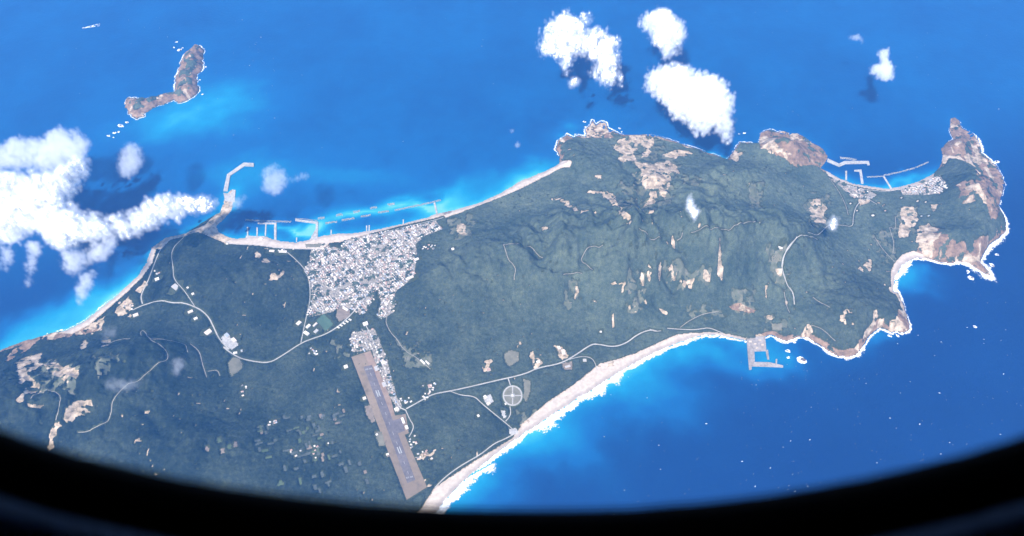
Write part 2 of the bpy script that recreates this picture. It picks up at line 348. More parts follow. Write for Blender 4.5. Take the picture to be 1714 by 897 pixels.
m, n, l, b = new_mat('sea_water'); M['sea'] = m
at = n.new("ShaderNodeAttribute"); at.attribute_name = 'shallow'
w1 = noise_node(n, l, .0011, 5); w2 = noise_node(n, l, .008, 4); w3 = noise_node(n, l, .035, 4)
s1 = mth(n, l, 'MULTIPLY', at.outputs["Fac"], mth(n, l, 'ADD', .82, mth(n, l, 'MULTIPLY', w2, .36)))
dc = ramp(n, l, w1, [(.3, (.0005, .019, .095)), (.7, (.0009, .027, .120))])
sc = ramp(n, l, s1, [(0, (.0015, .032, .135)), (.25, (.002, .085, .24)), (.55, (.004, .20, .35)), (.85, (.04, .34, .40)), (1, (.14, .42, .42))])
f = n.new("ShaderNodeMapRange"); f.inputs[1].default_value = .0; f.inputs[2].default_value = .2; l.new(s1, f.inputs[0])
l.new(mixc(n, l, f.outputs[0], dc, sc), b.inputs["Base Color"])
b.inputs["Roughness"].default_value = .35; b.inputs["IOR"].default_value = 1.33; b.inputs["Specular IOR Level"].default_value = .3
bump(n, l, mth(n, l, 'ADD', w3, mth(n, l, 'MULTIPLY', w2, .6)), b, .35, 6.0)

# ------------------------------------------------------------------ object helpers
def tag(o, label=None, cat=None, group=None, kind=None):
    if label: o['label'] = label
    if cat: o['category'] = cat
    if group: o['group'] = group
    if kind: o['kind'] = kind
    return o
def mesh_np(name, V, Q, mats, tri=False, mi=None, smooth=False):
    me = bpy.data.meshes.new(name); V = np.asarray(V, np.float32); Q = np.asarray(Q, np.int32); k = Q.shape[1]
    me.vertices.add(len(V)); me.vertices.foreach_set('co', V.ravel())
    me.loops.add(Q.size); me.loops.foreach_set('vertex_index', Q.ravel())
    me.polygons.add(len(Q)); me.polygons.foreach_set('loop_start', np.arange(0, Q.size, k, dtype=np.int32))
    me.polygons.foreach_set('loop_total', np.full(len(Q), k, np.int32))
    if mi is not None: me.polygons.foreach_set('material_index', np.asarray(mi, np.int32))
    if smooth: me.polygons.foreach_set('use_smooth', np.ones(len(Q), bool))
    for q in (mats if isinstance(mats, (list, tuple)) else [mats]): me.materials.append(q)
    me.update(calc_edges=True); me.validate(); return me
def link(name, me, parent=None):
    o = bpy.data.objects.new(name, me); col.objects.link(o)
    if parent: o.parent = parent
    return o
def empty(name, loc=(0, 0, 0)):
    o = bpy.data.objects.new(name, None); col.objects.link(o); o.location = loc; o.empty_display_size = 5; return o
def cells(mask):                             # quads whose four corners are all in the mask
    q = mask[:-1, :-1] & mask[1:, :-1] & mask[:-1, 1:] & mask[1:, 1:]
    j, i = np.nonzero(q); a = j*NX+i
    F = np.stack([a, a+1, a+NX+1, a+NX], 1)
    u, inv = np.unique(F, return_inverse=True)
    return u, inv.reshape(F.shape)
def cells_any(mask):
    q = mask[:-1, :-1] | mask[1:, :-1] | mask[:-1, 1:] | mask[1:, 1:]
    j, i = np.nonzero(q); a = j*NX+i
    F = np.stack([a, a+1, a+NX+1, a+NX], 1); u, inv = np.unique(F, return_inverse=True)
    return u, inv.reshape(F.shape)
JX = (_h(np.arange(NX*NY).reshape(NY, NX), np.zeros((NY, NX), np.int64), 5)-.5)*G*.7
JY = (_h(np.arange(NX*NY).reshape(NY, NX), np.ones((NY, NX), np.int64), 6)-.5)*G*.7
def sheet(name, mask, Z, mat, jitter=True, smooth=False, anyc=False):
    u, F = (cells_any if anyc else cells)(mask)
    X = (GX+JX*jitter).ravel()[u]; Y = (GY+JY*jitter).ravel()[u]
    return link(name, mesh_np(name, np.stack([X, Y, Z.ravel()[u]], 1), F, mat, smooth=smooth)), u

# ------------------------------------------------------------------ traced zones of the land
def zone(polys, jit=8.0):
    mk = np.zeros((NY, NX), bool)
    for k, p in enumerate(polys): mk |= paint(ground(p), jit, 3+k)
    return mk & LAND
SAND_E = K('c0', 1249, 566, 1221, 559, 1194, 556, 1167, 557, 1135, 559, 1099, 575, 1062, 592, 1033, 601, 1003, 609, 959, 645, 915, 674, 878, 705, 856, 735, 819, 757, 772, 786,
           728, 816, 705, 850, 660, 900, 700, 930, 765, 850, 800, 800, 850, 765, 890, 738, 925, 712, 960, 685, 1000, 662, 1035, 640, 1070, 615, 1105, 598, 1140, 583, 1170, 572, 1221, 572, 1249, 576)
SAND_W = K('c2', 150, 590, 290, 530, 420, 530, 490, 550, 560, 560, 720, 560, 735, 540, 775, 460, 795, 455, 800, 540, 870, 515, 1000, 510, 1100, 500, 1300, 460, 1500, 410, 1590, 380, 1700, 350,
           1700, 397, 1640, 410, 1580, 430, 1400, 470, 1200, 520, 1100, 545, 950, 590, 860, 600, 820, 645, 640, 640, 480, 632, 300, 612, 180, 605)
SAND_N = K('c7', 100, 450, 170, 455, 300, 415, 400, 370, 500, 310, 600, 270, 690, 235, 745, 232, 735, 262, 700, 262, 660, 280, 600, 312, 500, 362, 420, 398, 330, 432, 200, 482, 130, 505)
SAND_S = K('c1', 220, 800, 300, 740, 370, 670, 430, 630, 500, 570, 550, 520, 556, 470, 585, 490, 572, 540, 535, 592, 475, 650, 405, 712, 335, 772, 270, 806)
SAND_P = K('c1', 560, 480, 620, 440, 700, 425, 770, 395, 825, 340, 845, 255, 890, 250, 885, 350, 822, 405, 860, 430, 964, 430, 964, 472, 850, 467, 800, 445, 740, 422, 690, 440, 640, 452, 600, 490)
SAND_K = K('c9', 70, 270, 110, 290, 160, 320, 220, 340, 280, 350, 380, 365, 440, 355, 510, 335, 580, 305, 600, 310, 590, 330, 520, 362, 440, 385, 380, 392, 270, 378, 215, 365, 150, 345, 100, 318)
SAND_B = K('c9', 400, 870, 395, 770, 410, 730, 450, 690, 500, 672, 545, 690, 570, 715, 500, 740, 450, 770, 430, 870)
BARE_W = [K('c1', 280, 805, 340, 812, 380, 780, 398, 735, 350, 765), K('c1', 440, 702, 482, 660, 503, 690, 492, 742, 430, 732), K('c1', 512, 640, 545, 600, 552, 622, 530, 650)]
BARE = [K('c8', 90, 190, 130, 160, 170, 130, 230, 125, 250, 160, 230, 220, 200, 230, 240, 275, 150, 290, 110, 240), K('c8', 230, 130, 320, 130, 325, 190, 290, 250, 250, 260, 270, 200),
        K('c8', 215, 280, 330, 290, 420, 275, 470, 310, 475, 345, 420, 335, 415, 420, 400, 490, 370, 470, 340, 430, 260, 440, 245, 380, 255, 330),
        K('c8', 300, 450, 345, 440, 350, 480, 320, 525, 270, 540, 300, 490), K('c8', 375, 240, 440, 215, 545, 210, 540, 235, 440, 258, 390, 252),
        K('c8', 935, 130, 985, 130, 1030, 180, 1060, 200, 1040, 240, 990, 235, 945, 205), K('c8', 760, 235, 800, 215, 830, 225, 815, 285, 770, 265),
        K('c8', 300, 560, 325, 555, 325, 575, 300, 578), K('c8', 310, 610, 330, 610, 328, 630, 312, 630),
        K('c7', 820, 378, 890, 378, 920, 375, 960, 405, 975, 445, 1010, 480, 1042, 512, 1035, 520, 990, 492, 950, 445, 905, 405, 890, 390, 820, 385),
        K('c7', 640, 415, 690, 402, 720, 425, 760, 452, 800, 472, 860, 480, 865, 488, 790, 485, 740, 462, 700, 430, 650, 425), K('c7', 190, 535, 235, 535, 240, 580, 205, 590, 188, 560),
        K('c7', 815, 75, 850, 45, 900, 42, 935, 85, 870, 115, 820, 115), K('c7', 850, 300, 890, 305, 890, 325, 855, 318), K('c7', 600, 545, 632, 545, 632, 560, 604, 560),
        K('c7', 1000, 110, 1120, 100, 1210, 122, 1210, 135, 1120, 112, 1010, 122),
        K('c14', 1080, 295, 1098, 300, 1090, 350, 1068, 400, 1058, 420, 1062, 370), K('c14', 1300, 295, 1350, 290, 1410, 292, 1410, 306, 1340, 304, 1300, 308), K('c14', 1395, 300, 1412, 300, 1408, 360, 1398, 340),
        K('c14', 1515, 235, 1532, 235, 1538, 330, 1525, 330), K('c14', 1565, 185, 1600, 180, 1612, 225, 1580, 205), K('c14', 1570, 220, 1588, 225, 1590, 295, 1578, 285), K('c14', 1190, 420, 1240, 430, 1245, 462, 1215, 450),
        K('c14', 1440, 460, 1490, 475, 1490, 500, 1430, 485),
        K('c11', 245, 200, 285, 185, 310, 160, 315, 180, 310, 250, 290, 270, 250, 235), K('c11', 320, 265, 390, 250, 430, 260, 420, 310, 350, 300), K('c11', 870, 235, 885, 235, 875, 370, 862, 370),
        K('c11', 940, 35, 975, 45, 978, 90, 945, 65), K('c11', 915, 175, 965, 180, 962, 230, 930, 215), K('c11', 1090, 600, 1130, 535, 1150, 545, 1145, 600, 1120, 620), K('c11', 700, 420, 720, 405, 770, 450, 740, 465, 700, 440),
        K('c11', 80, 215, 95, 215, 105, 330, 115, 420, 100, 400, 88, 300), K('c11', 135, 205, 148, 205, 148, 270, 138, 270), K('c11', 0, 425, 50, 420, 60, 455, 10, 455), K('c11', 870, 485, 905, 485, 905, 512, 875, 510),
        K('c11', 200, 430, 250, 455, 240, 475, 200, 455), K('c11', 480, 200, 525, 230, 515, 265, 470, 250),
        K('c10', 405, 540, 415, 450, 430, 440, 440, 520, 470, 545, 440, 560, 400, 590, 370, 620, 360, 590), K('c10', 195, 495, 240, 480, 262, 500, 250, 525, 205, 520), K('c10', 215, 425, 290, 445, 295, 470, 240, 475), K('c10', 375, 130, 405, 130, 405, 190, 360, 205, 335, 190, 370, 180),
        K('c10', 0, 540, 22, 535, 30, 590, 15, 622, 0, 625),
        K('c9', 250, 430, 300, 430, 285, 455, 245, 465), K('c9', 25, 430, 70, 430, 95, 470, 80, 540, 35, 540, 15, 480), K('c9', 540, 560, 580, 545, 630, 580, 630, 610, 560, 640, 520, 660, 515, 620), K('c9', 580, 455, 635, 450, 600, 485),
        K('c9', 440, 470, 510, 465, 520, 540, 480, 600, 430, 610, 450, 540), K('c9', 250, 760, 285, 710, 305, 715, 300, 760, 270, 775),
        K('c4', 60, 170, 120, 140, 175, 130, 165, 190, 120, 220, 160, 250, 175, 290, 110, 300, 90, 330, 70, 325, 100, 270, 75, 220), K('c4', 285, 370, 320, 330, 385, 315, 390, 350, 340, 360, 380, 385, 330, 410, 280, 415, 250, 455, 225, 520, 200, 540, 215, 470, 260, 410),
        K('c4', 180, 170, 235, 165, 330, 200, 330, 225, 290, 260, 250, 235, 200, 200), K('c4', 330, 90, 355, 70, 372, 100, 345, 118), K('c4', 420, 80, 465, 70, 470, 95, 425, 108), K('c4', 110, 345, 190, 350, 190, 365, 115, 352),
        K('c2', 330, 690, 370, 655, 420, 700, 460, 725, 440, 735, 380, 715), K('c2', 450, 845, 500, 785, 570, 785, 540, 810, 500, 850),
        K('c6', 880, 200, 930, 175, 975, 172, 960, 190, 900, 225), K('c6', 350, 180, 385, 170, 395, 210, 365, 230), K('c6', 555, 122, 570, 122, 580, 165, 620, 180, 600, 205, 580, 200, 560, 150), K('c6', 680, 105, 700, 100, 720, 120, 735, 155, 700, 175, 690, 140),
        K('c6', 525, 460, 560, 430, 580, 440, 540, 475), K('c6', 75, 715, 105, 690, 120, 745, 85, 740), K('c6', 45, 600, 100, 590, 130, 570, 130, 600, 70, 625)]
ROCKZ = [K('c9', 670, 48, 720, 60, 735, 100, 780, 120, 820, 170, 830, 215, 870, 250, 920, 310, 935, 360, 915, 420, 905, 460, 935, 520, 940, 590, 860, 645, 825, 690, 815, 730, 870, 800, 760, 740, 680, 740, 570, 712, 510, 690,
           540, 570, 600, 560, 700, 640, 800, 620, 870, 600, 850, 480, 780, 380, 790, 280, 720, 250, 640, 240, 630, 200, 690, 150, 665, 100),
         K('c8', 930, 115, 1000, 95, 1160, 112, 1300, 200, 1330, 245, 1290, 310, 1130, 310, 1090, 260, 1030, 240, 940, 205), K('c10', 570, 440, 620, 470, 650, 560, 600, 595, 540, 560), K('c9', 690, 350, 780, 340, 800, 440, 720, 460),
         K('c10', 360, 640, 470, 500, 540, 540, 480, 575, 380, 680, 330, 735, 190, 745, 60, 660, 90, 650, 200, 700, 300, 690), K('c7', 660, 160, 690, 110, 780, 100, 820, 60, 900, 30, 990, 95, 950, 120, 820, 120, 720, 130, 690, 170, 700, 250),
         K('c4', 0, 170, 60, 110, 150, 60, 280, 40, 430, 0, 430, 30, 300, 60, 160, 85, 20, 170), K('c11', 640, 420, 700, 400, 800, 440, 790, 470, 660, 450)]
GRASS = [K('c11', 230, 110, 330, 150, 530, 200, 520, 330, 330, 330, 250, 250), K('c11', 640, 290, 790, 300, 810, 470, 660, 460), K('c11', 10, 200, 120, 220, 110, 450, 10, 450), K('c14', 1015, 310, 1090, 300, 1060, 470, 1025, 480), K('c14', 1420, 290, 1510, 270, 1500, 470, 1425, 490), K('c9', 425, 465, 525, 465, 505, 605, 425, 615),
         K('c8', 880, 400, 970, 400, 960, 560, 880, 540), K('c9', 10, 410, 110, 410, 110, 560, 10, 560), K('c7', 130, 510, 260, 490, 260, 600, 160, 600), K('c11', 380, 440, 600, 440, 600, 500, 400, 520), K('c11', 860, 480, 1000, 500, 990, 590, 870, 590), K('c3', 640, 720, 830, 800, 830, 890, 700, 880), K('c9', 300, 600, 420, 560, 430, 720, 350, 740),
         K('c4', 170, 150, 340, 190, 330, 290, 180, 290), K('c4', 390, 140, 480, 140, 470, 230, 410, 240), K('c8', 130, 400, 230, 420, 240, 560, 160, 560), K('c8', 80, 180, 330, 120, 480, 300, 420, 520, 240, 560, 220, 340), K('c8', 480, 360, 600, 380, 580, 420, 490, 420), K('c5', 600, 20, 690, 40, 690, 110, 620, 110), K('c6', 500, 400, 620, 370, 600, 440, 520, 480), K('c11', 880, 60, 1000, 60, 1040, 340, 960, 330, 900, 200)]
sandM = zone([SAND_E, SAND_W, SAND_N, SAND_S, SAND_P, SAND_K, SAND_B], 3)
bareM = zone(BARE[:16]+BARE[40:]+BARE_W, 30) | zone(BARE[16:40], 22) & (vnoise(GX, GY*.3, 16, 255) > .28)
bareM &= (fbm(GX, GY, 42, 4, 203) > .385) & (ridged(GX, GY*.8, 75, 4, 207) < .84+.2*(fbm(GX, GY, 30, 2, 209) > .5))
rockM = zone(ROCKZ, 16) | LANDI
grassM = zone(GRASS, 60) & (fbm(GX, GY, 38, 4, 251) > .47)
slopeY, slopeX = np.gradient(H, G); slope = np.hypot(slopeX, slopeY)
rockM |= LAND & (LCO < 110) & (DL < 26+22*fbm(GX, GY, 60, 3, 77)) & ~sandM
# pumice gullies that show through the woods on the steep seaward faces
gx_, gy_ = flat([(1150, 480)], 200)[0]
gul = (vnoise(GX, GY*.22, 30, 301) > .88) & (fbm(GX, GY, 160, 2, 305) > .58) & (slope > .30) & (np.hypot((GX-gx_)/800, (GY-gy_)/420) < 1)
rg2 = ridged(GX, GY*.5, 110, 4, 311)
gul |= zone([K('c9', 515, 560, 600, 545, 640, 600, 700, 660, 820, 640, 815, 725, 680, 735, 560, 712, 500, 690)], 10) & (rg2 > .66)
gul |= (rockM & (rg2 > .74) & (fbm(GX, GY, 130, 3, 313) > .46))
spots = LANDM & (vnoise(GX, GY, 20, 401) > .945) & (fbm(GX, GY, 420, 2, 405) > .56) & (DL > 40)
bareM |= (gul | spots) & LAND
TOWN = K('c3', 140, 215, 210, 170, 310, 195, 330, 150, 450, 112, 560, 100, 700, 72, 860, 35, 900, 80, 800, 120, 745, 170, 750, 250, 735, 350, 680, 400, 625, 450, 620, 560, 560, 600, 525, 590, 545, 500, 520, 420, 500, 470, 470, 540, 420, 580, 395, 545,
         300, 530, 270, 560, 130, 590, 150, 470, 130, 370, 95, 310, 130, 280)
AIRTOWN = K('c5', 690, 20, 700, -10, 800, -30, 830, 30, 860, 110, 880, 190, 905, 290, 930, 335, 915, 370, 880, 300, 790, 75, 700, 80)
VILL = K('c9', 440, 385, 510, 360, 590, 325, 625, 320, 665, 370, 620, 400, 520, 410, 450, 410)
townM = zone([TOWN, AIRTOWN, VILL, K('c9', 100, 325, 215, 370, 290, 385, 330, 410, 300, 430, 210, 420, 160, 370)], 8)
stripM = paint(sp) & LAND

clear = sandM | bareM | townM | stripM       # what the woods leave open (roads, fields and plots follow)

# ------------------------------------------------------------------ roads, fields and plots (cut through the woods)
def smooth_line(P, it=2):
    P = np.asarray(P)
    for _ in range(it):
        Q = [P[0]]
        for a, b_ in zip(P[:-1], P[1:]): Q += [a*.75+b_*.25, a*.25+b_*.75]
        P = np.array(Q+[P[-1]])
    return P
def resample(P, step):
    d = np.r_[0, np.cumsum(np.hypot(*np.diff(P, axis=0).T))]; n_ = max(2, int(d[-1]/step)+1); t = np.linspace(0, d[-1], n_)
    return np.stack([np.interp(t, d, P[:, 0]), np.interp(t, d, P[:, 1])], 1)
def cut(P, r):
    P = resample(P, G*.5)
    for dx in np.arange(-r, r+.1, G*.5):
        for dy in np.arange(-r, r+.1, G*.5):
            if dx*dx+dy*dy > r*r: continue
            i = np.clip(((P[:, 0]+dx-XA)/G+.5).astype(int), 0, NX-1); j = np.clip(((P[:, 1]+dy-YA)/G+.5).astype(int), 0, NY-1); clear[j, i] = True
ROADS = []
def road(px, w, label, mat='road', name='road', lift=1.0):
    w = w*.74; P = resample(smooth_line(ground(px)), 8.0); cut(P, w/2+(3.5 if mat == 'road' else 1.0))
    T = np.gradient(P, axis=0); T /= np.maximum(np.hypot(T[:, 0], T[:, 1])[:, None], 1e-6); Nn = np.stack([-T[:, 1], T[:, 0]], 1)
    V = []; wv = w/2*(1+.25*(fbm(P[:, 0], P[:, 1], 40, 2, 9)-.5))
    for s in (-1, -.33, .33, 1):
        Q = P+Nn*(s*wv)[:, None]; V.append(np.c_[Q, bil(H, Q[:, 0], Q[:, 1])+lift])
    zc = np.max(np.stack([v[:, 2] for v in V]), 0)
    for v in V: v[:, 2] = np.maximum(v[:, 2], zc-.8)
    k = len(P); V = np.concatenate(V); i = np.arange(k-1); F = np.concatenate([np.stack([s*k+i, s*k+i+1, (s+1)*k+i+1, (s+1)*k+i], 1)[:, ::-1] for s in range(3)])
    o = link(name, mesh_np(name, V, F, M[mat], smooth=True)); tag(o, label, name.replace('_', ' '), kind='structure'); return o
road(K('c1', 497, 715, 540, 695, 600, 677, 650, 690, 730, 700, 780, 735, 800, 775, 825, 830, 870, 870)+K('c5', 85, 50, 120, 80, 170, 110, 230, 125, 310, 135, 370, 100, 460, 40, 510, 20, 585, -5)+K('c3', 330, 620, 430, 510, 500, 400), 11, 'main pale road winding from the west shore past fields into the town')
road(K('c1', 690, 435, 640, 447, 605, 480, 580, 540, 555, 610, 527, 660, 535, 692), 10, 'pale shore road running down the west bay from the pier neck')
road(K('c1', 690, 442, 640, 490, 650, 560, 652, 600, 690, 640, 730, 700), 6, 'thin road through the woods behind the west shore road')
road(K('c5', 760, -50, 785, 0, 830, 110, 880, 230, 915, 340, 950, 355), 9, 'straight road along the right side of the runway')
road(K('c5', 950, 355, 970, 400, 990, 430, 975, 465, 965, 480), 7, 'short bent lane behind the airport terminal')
road(K('c6', 0, 392, 60, 360, 120, 325, 200, 312, 300, 290, 420, 262, 540, 235, 600, 205, 700, 188, 760, 155, 840, 100, 870, 98, 940, 112, 1000, 95, 1050, 55, 1110, 32, 1140, 40), 11, 'long pale road from the runway past the round park to the east shore')
road(K('c6', 200, 312, 250, 332, 310, 335, 340, 365, 400, 415, 450, 455, 495, 495), 8, 'lane branching from the east road down to the beach car park')
road(K('c6', 130, 752, 180, 700, 250, 650, 340, 600, 400, 550, 450, 530, 495, 505), 9, 'road following the back of the long east beach')
road(K('c6', 462, 250, 474, 285), 9, 'short access road from the east road to the round park')
road(K('c6', 472, 380, 476, 410, 470, 430, 452, 450), 8, 'curved lane below the round park')
road(K('c6', 740, 168, 800, 152, 845, 160, 862, 190, 868, 215), 6, 'small loop road dropping to the beach near the sand patch')
road(K('c11', 140, 565, 170, 580, 210, 575), 6, 'short spur at the bend of the east shore road')
road(K('c11', 250, 560, 400, 570, 470, 562, 510, 555, 560, 575, 600, 592), 8, 'pale road along the east shore towards the square harbour')
road(K('c11', 330, 555, 370, 525, 400, 505, 470, 470, 570, 455), 6, 'track climbing the slope above the east shore', 'track', 'track')
for px, lb in ((K('c14', 580, 35, 600, 100, 620, 150, 660, 190, 665, 220, 655, 250, 655, 282), 'mountain track zigzagging down from the small clearing'),
               (K('c14', 582, 38, 650, 38, 700, 36, 750, 50, 790, 80, 850, 130), 'mountain track curving right from the small clearing'),
               (K('c14', 990, 245, 1040, 235, 1120, 235), 'short straight mountain track above the long landslide scar'),
               (K('c14', 1260, 45, 1180, 48, 1150, 70, 1120, 120, 1110, 155, 1160, 180, 1190, 210), 'hooked mountain track near the ridge top'),
               (K('c8', 240, 665, 270, 680, 290, 700), 'tiny curl of track below the big bare scar'), (K('c8', 300, 725, 365, 722), 'tiny straight piece of track below the big bare scar'),
               (K('c8', 490, 690, 485, 720, 460, 735), 'tiny hook of track on the ridge'),
               (K('c8', 540, 690, 590, 675, 690, 665, 740, 665, 755, 682, 800, 650, 860, 632, 940, 628), 'long thin ridge track running right across the mountain'),
               (K('c11', 980, 330, 990, 380, 1000, 430, 1015, 460), 'pale gully track dropping towards the east shore'),
               (K('c11', 1160, 365, 1210, 400, 1265, 430), 'short diagonal pale track in the right-hand woods'),
               (K('c4', 560, 65, 490, 70, 430, 95), 'track running left into the quarry edge'),
               (K('c4', 596, 58, 588, 44, 600, 30, 615, 45, 625, 70, 690, 105, 710, 140, 700, 165, 640, 190, 580, 250, 520, 270, 490, 310, 470, 340, 465, 390, 445, 430, 370, 460, 330, 462), 'long winding track with a hairpin in the lower left woods'),
               (K('c4', 625, 65, 700, 75, 780, 85, 790, 125), 'track branching right off the hairpin'), (K('c4', 800, 90, 840, 120, 850, 170, 870, 230), 'faint track curving down through the lower left woods'),
               (K('c4', 875, 205, 915, 197, 925, 225), 'small hooked track left of the olive pond bed'), (K('c4', 130, 320, 160, 295, 220, 285, 260, 310, 250, 360, 235, 410), 'curved haul track in the lower left quarry'),
               (K('c3', 580, 580, 570, 620, 600, 680, 640, 720, 660, 760, 710, 805, 740, 815, 830, 890), 'pale track running down right from the lower end of town'),
               (K('c9', 415, 510, 420, 580, 385, 552, 400, 600, 410, 640, 405, 680), 'zigzag track in the clearing behind the north village'), (K('c9', 320, 610, 360, 670, 412, 722), 'faint track running down to the north-east bay'),
               (K('c9', 105, 330, 150, 390, 185, 460, 195, 505), 'faint straight track inland from the north harbour'), (K('c11', 1150, 540, 1210, 560, 1250, 590, 1300, 640), 'path following the top of the south-east cliff')):
    road(px, 6.5, lb, 'track', 'track')
road(K('c8', 1065, 897, 1078, 805, 1130, 740, 1160, 705, 1210, 708, 1270, 727), 7, 'thin road over the mountain saddle')
road(K('c8', 1215, 690, 1270, 710, 1310, 665, 1340, 640, 1420, 645, 1475, 655, 1475, 600, 1490, 540, 1520, 505, 1560, 490, 1600, 480), 7, 'thin road from the saddle down to the north village')
road(K('c11', 1060, -10, 1010, 60, 985, 90, 965, 150, 970, 210, 1000, 290, 1040, 340, 1045, 410), 9, 'pale road along the dark ravine')
road(K('c9', 290, 430, 330, 455), 7, 'short lane in the north village outskirts')
road(K('c9', 100, 318, 150, 348, 210, 372, 280, 386, 380, 396, 450, 380, 520, 362), 8, 'shore road behind the north village beach')
road(K('c2', 150, 588, 200, 606, 400, 613, 480, 630, 640, 640, 860, 640, 940, 645), 9, 'harbour road behind the west quays')
road(K('c2', 540, 632, 620, 700, 690, 770)+K('c3', 130, 370, 138, 480, 115, 580, 92, 690, 82, 738), 7, 'road round the left side of the town')
road(K('c3', 430, 510, 405, 400, 398, 300, 420, 180, 470, 110), 7, 'main street running up through the middle of town')
road(K('c3', 140, 460, 260, 430, 390, 400, 520, 330, 680, 290), 6, 'cross street through the upper half of town')
road(K('c2', 960, 610, 1100, 560, 1200, 535, 1400, 485, 1580, 443, 1640, 425), 7, 'road between the town and the west beach')
road(K('c9', 60, 520, 20, 490), 5, 'very short lane beside the terraced clearing', 'track', 'track')

def field(px, mat, label, lift=.9, name='field', cat='field', jit=3):
    P = ground(px); mk = paint(P, jit) & LAND
    clear[paint(P, jit)] = True
    if mk.sum() < 6: return None
    o, u = sheet(name, mk, H+lift, M[mat]); return tag(o, label, cat, kind='structure')
field(K('c5', 115, 130, 140, 105, 175, 110, 188, 140, 180, 165, 130, 202, 118, 165), 'folive', 'olive teardrop-shaped pond bed beside the main road')
field(K('c6', 445, 140, 480, 122, 515, 135, 512, 175, 470, 205, 448, 180), 'folive', 'round brown-grey clearing above the east road')
field(K('c6', 530, 255, 565, 262, 568, 310, 548, 365, 528, 345, 535, 300), 'folive', 'brown parking ground right of the round park')
field(K('c3', 165, 610, 215, 565, 275, 630, 225, 675), 'fteal', 'green sports field below the town', name='sports_field', cat='sports field')
field(K('c3', 288, 545, 330, 515, 370, 550, 365, 590, 300, 622, 284, 590), 'fbrown', 'brown school ground at the bottom edge of town', name='sports_field', cat='sports field')
field(K('c3', 680, 262, 725, 255, 740, 275, 690, 295), 'fteal', 'small green playing field at the right edge of town', name='sports_field', cat='sports field')
field(K('c2', 690, 605, 810, 600, 815, 628, 700, 632), 'folive', 'long oval grass plot between the harbour road and the beach')
field(K('c4', 930, 60, 955, 45, 1008, 92, 975, 118, 928, 85), 'concrete', 'grey yard of the works beside the main road', name='yard', cat='yard')
field(K('c5', 755, 335, 790, 325, 812, 410, 790, 418, 765, 380), 'fbrown', 'bare plot against the left edge of the airfield')
field(K('c5', 800, 455, 840, 450, 858, 520, 825, 528), 'folive', 'square plot with a white shed on the left airfield edge')
field(K('c11', 895, 90, 960, 80, 965, 150, 905, 150), 'folive', 'olive clearing at the head of the dark ravine')
field(K('c11', 900, 530, 970, 525, 970, 575, 905, 570), 'folive', 'dry clearing above the square east harbour')
field(K('c8', 1290, 800, 1290, 800, 1295, 801), 'folive', 'x') if False else None
field(K('c6', 345, 345, 385, 320, 402, 360, 372, 388), 'concrete', 'pale yard beside the beach lane', name='yard', cat='yard')
field(K('c6', 428, 400, 450, 395, 458, 435, 438, 440), 'concrete', 'small car park below the round park', name='car_park', cat='car park')
field(K('c6', 465, 485, 500, 478, 515, 505, 470, 515), 'concrete', 'small car park at the end of the beach lane', name='car_park', cat='car park')
field(K('c6', 705, 185, 755, 175, 760, 215, 715, 215), 'fbrown', 'bare yard just below the bend of the east road', name='yard', cat='yard')
CLAY = [(20, 535, 'fbrown'), (92, 545, 'fbrown'), (125, 525, 'fgreen'), (150, 514, 'fbrown'), (75, 495, 'fgreen')]
for k, (x, y, mt) in enumerate(CLAY):
    field(K('c5', x-13, y-10, x+9, y-15, x+14, y+12, x-9, y+16), mt, ['brown ploughed plot, leftmost of the row near the lower left woods', 'small brown plot second in the row near the lower left woods', 'green plot in the middle of the row near the lower left woods', 'orange-brown plot at the right end of the row near the lower left woods', 'green plot above the row near the lower left woods'][k])
fr = random.Random(21); ang0 = math.atan2(*(np.subtract(flat([K('c5', 975, 690)[0]], 25)[0], flat([K('c5', 775, 150)[0]], 25)[0])[::-1]))
for (x, y, nn, sx, sy) in ((300, 420, 8, 45, 40), (470, 440, 22, 90, 60), (560, 540, 14, 90, 50), (440, 560, 8, 60, 40), (300, 540, 8, 50, 45), (560, 690, 6, 60, 50), (700, 640, 6, 70, 60), (420, 660, 5, 60, 60), (880, 560, 1, 10, 10), (600, 380, 8, 60, 40)):
    for k in range(nn):
        q = ground([K('c5', x+fr.uniform(-sx, sx), y+fr.uniform(-sy, sy))[0]])[0]
        a = ang0+(math.pi/2 if fr.random() < .5 else 0); L_ = fr.uniform(16, 42); w_ = fr.uniform(9, 18); c_, s_ = math.cos(a), math.sin(a)
        loc = [(q[0]+c_*i*L_/2-s_*j*w_/2, q[1]+s_*i*L_/2+c_*j*w_/2) for i in (-1, 0, 1) for j in (-1, 1)]
        V = [(px_, py_, float(bil(H, px_, py_))+1.2) for px_, py_ in loc]
        clear[paint(np.array([loc[0], loc[1], loc[5], loc[4]]))] = True
        o = link('field', mesh_np('field', V, [(0, 2, 3, 1), (2, 4, 5, 3)], M[fr.choice(['plot', 'plot', 'plot', 'fgreen', 'fbrown'])]))
        tag(o, 'small narrow farm plot cut into the woods left of the runway', 'field', 'farm plots left of the runway', 'structure')

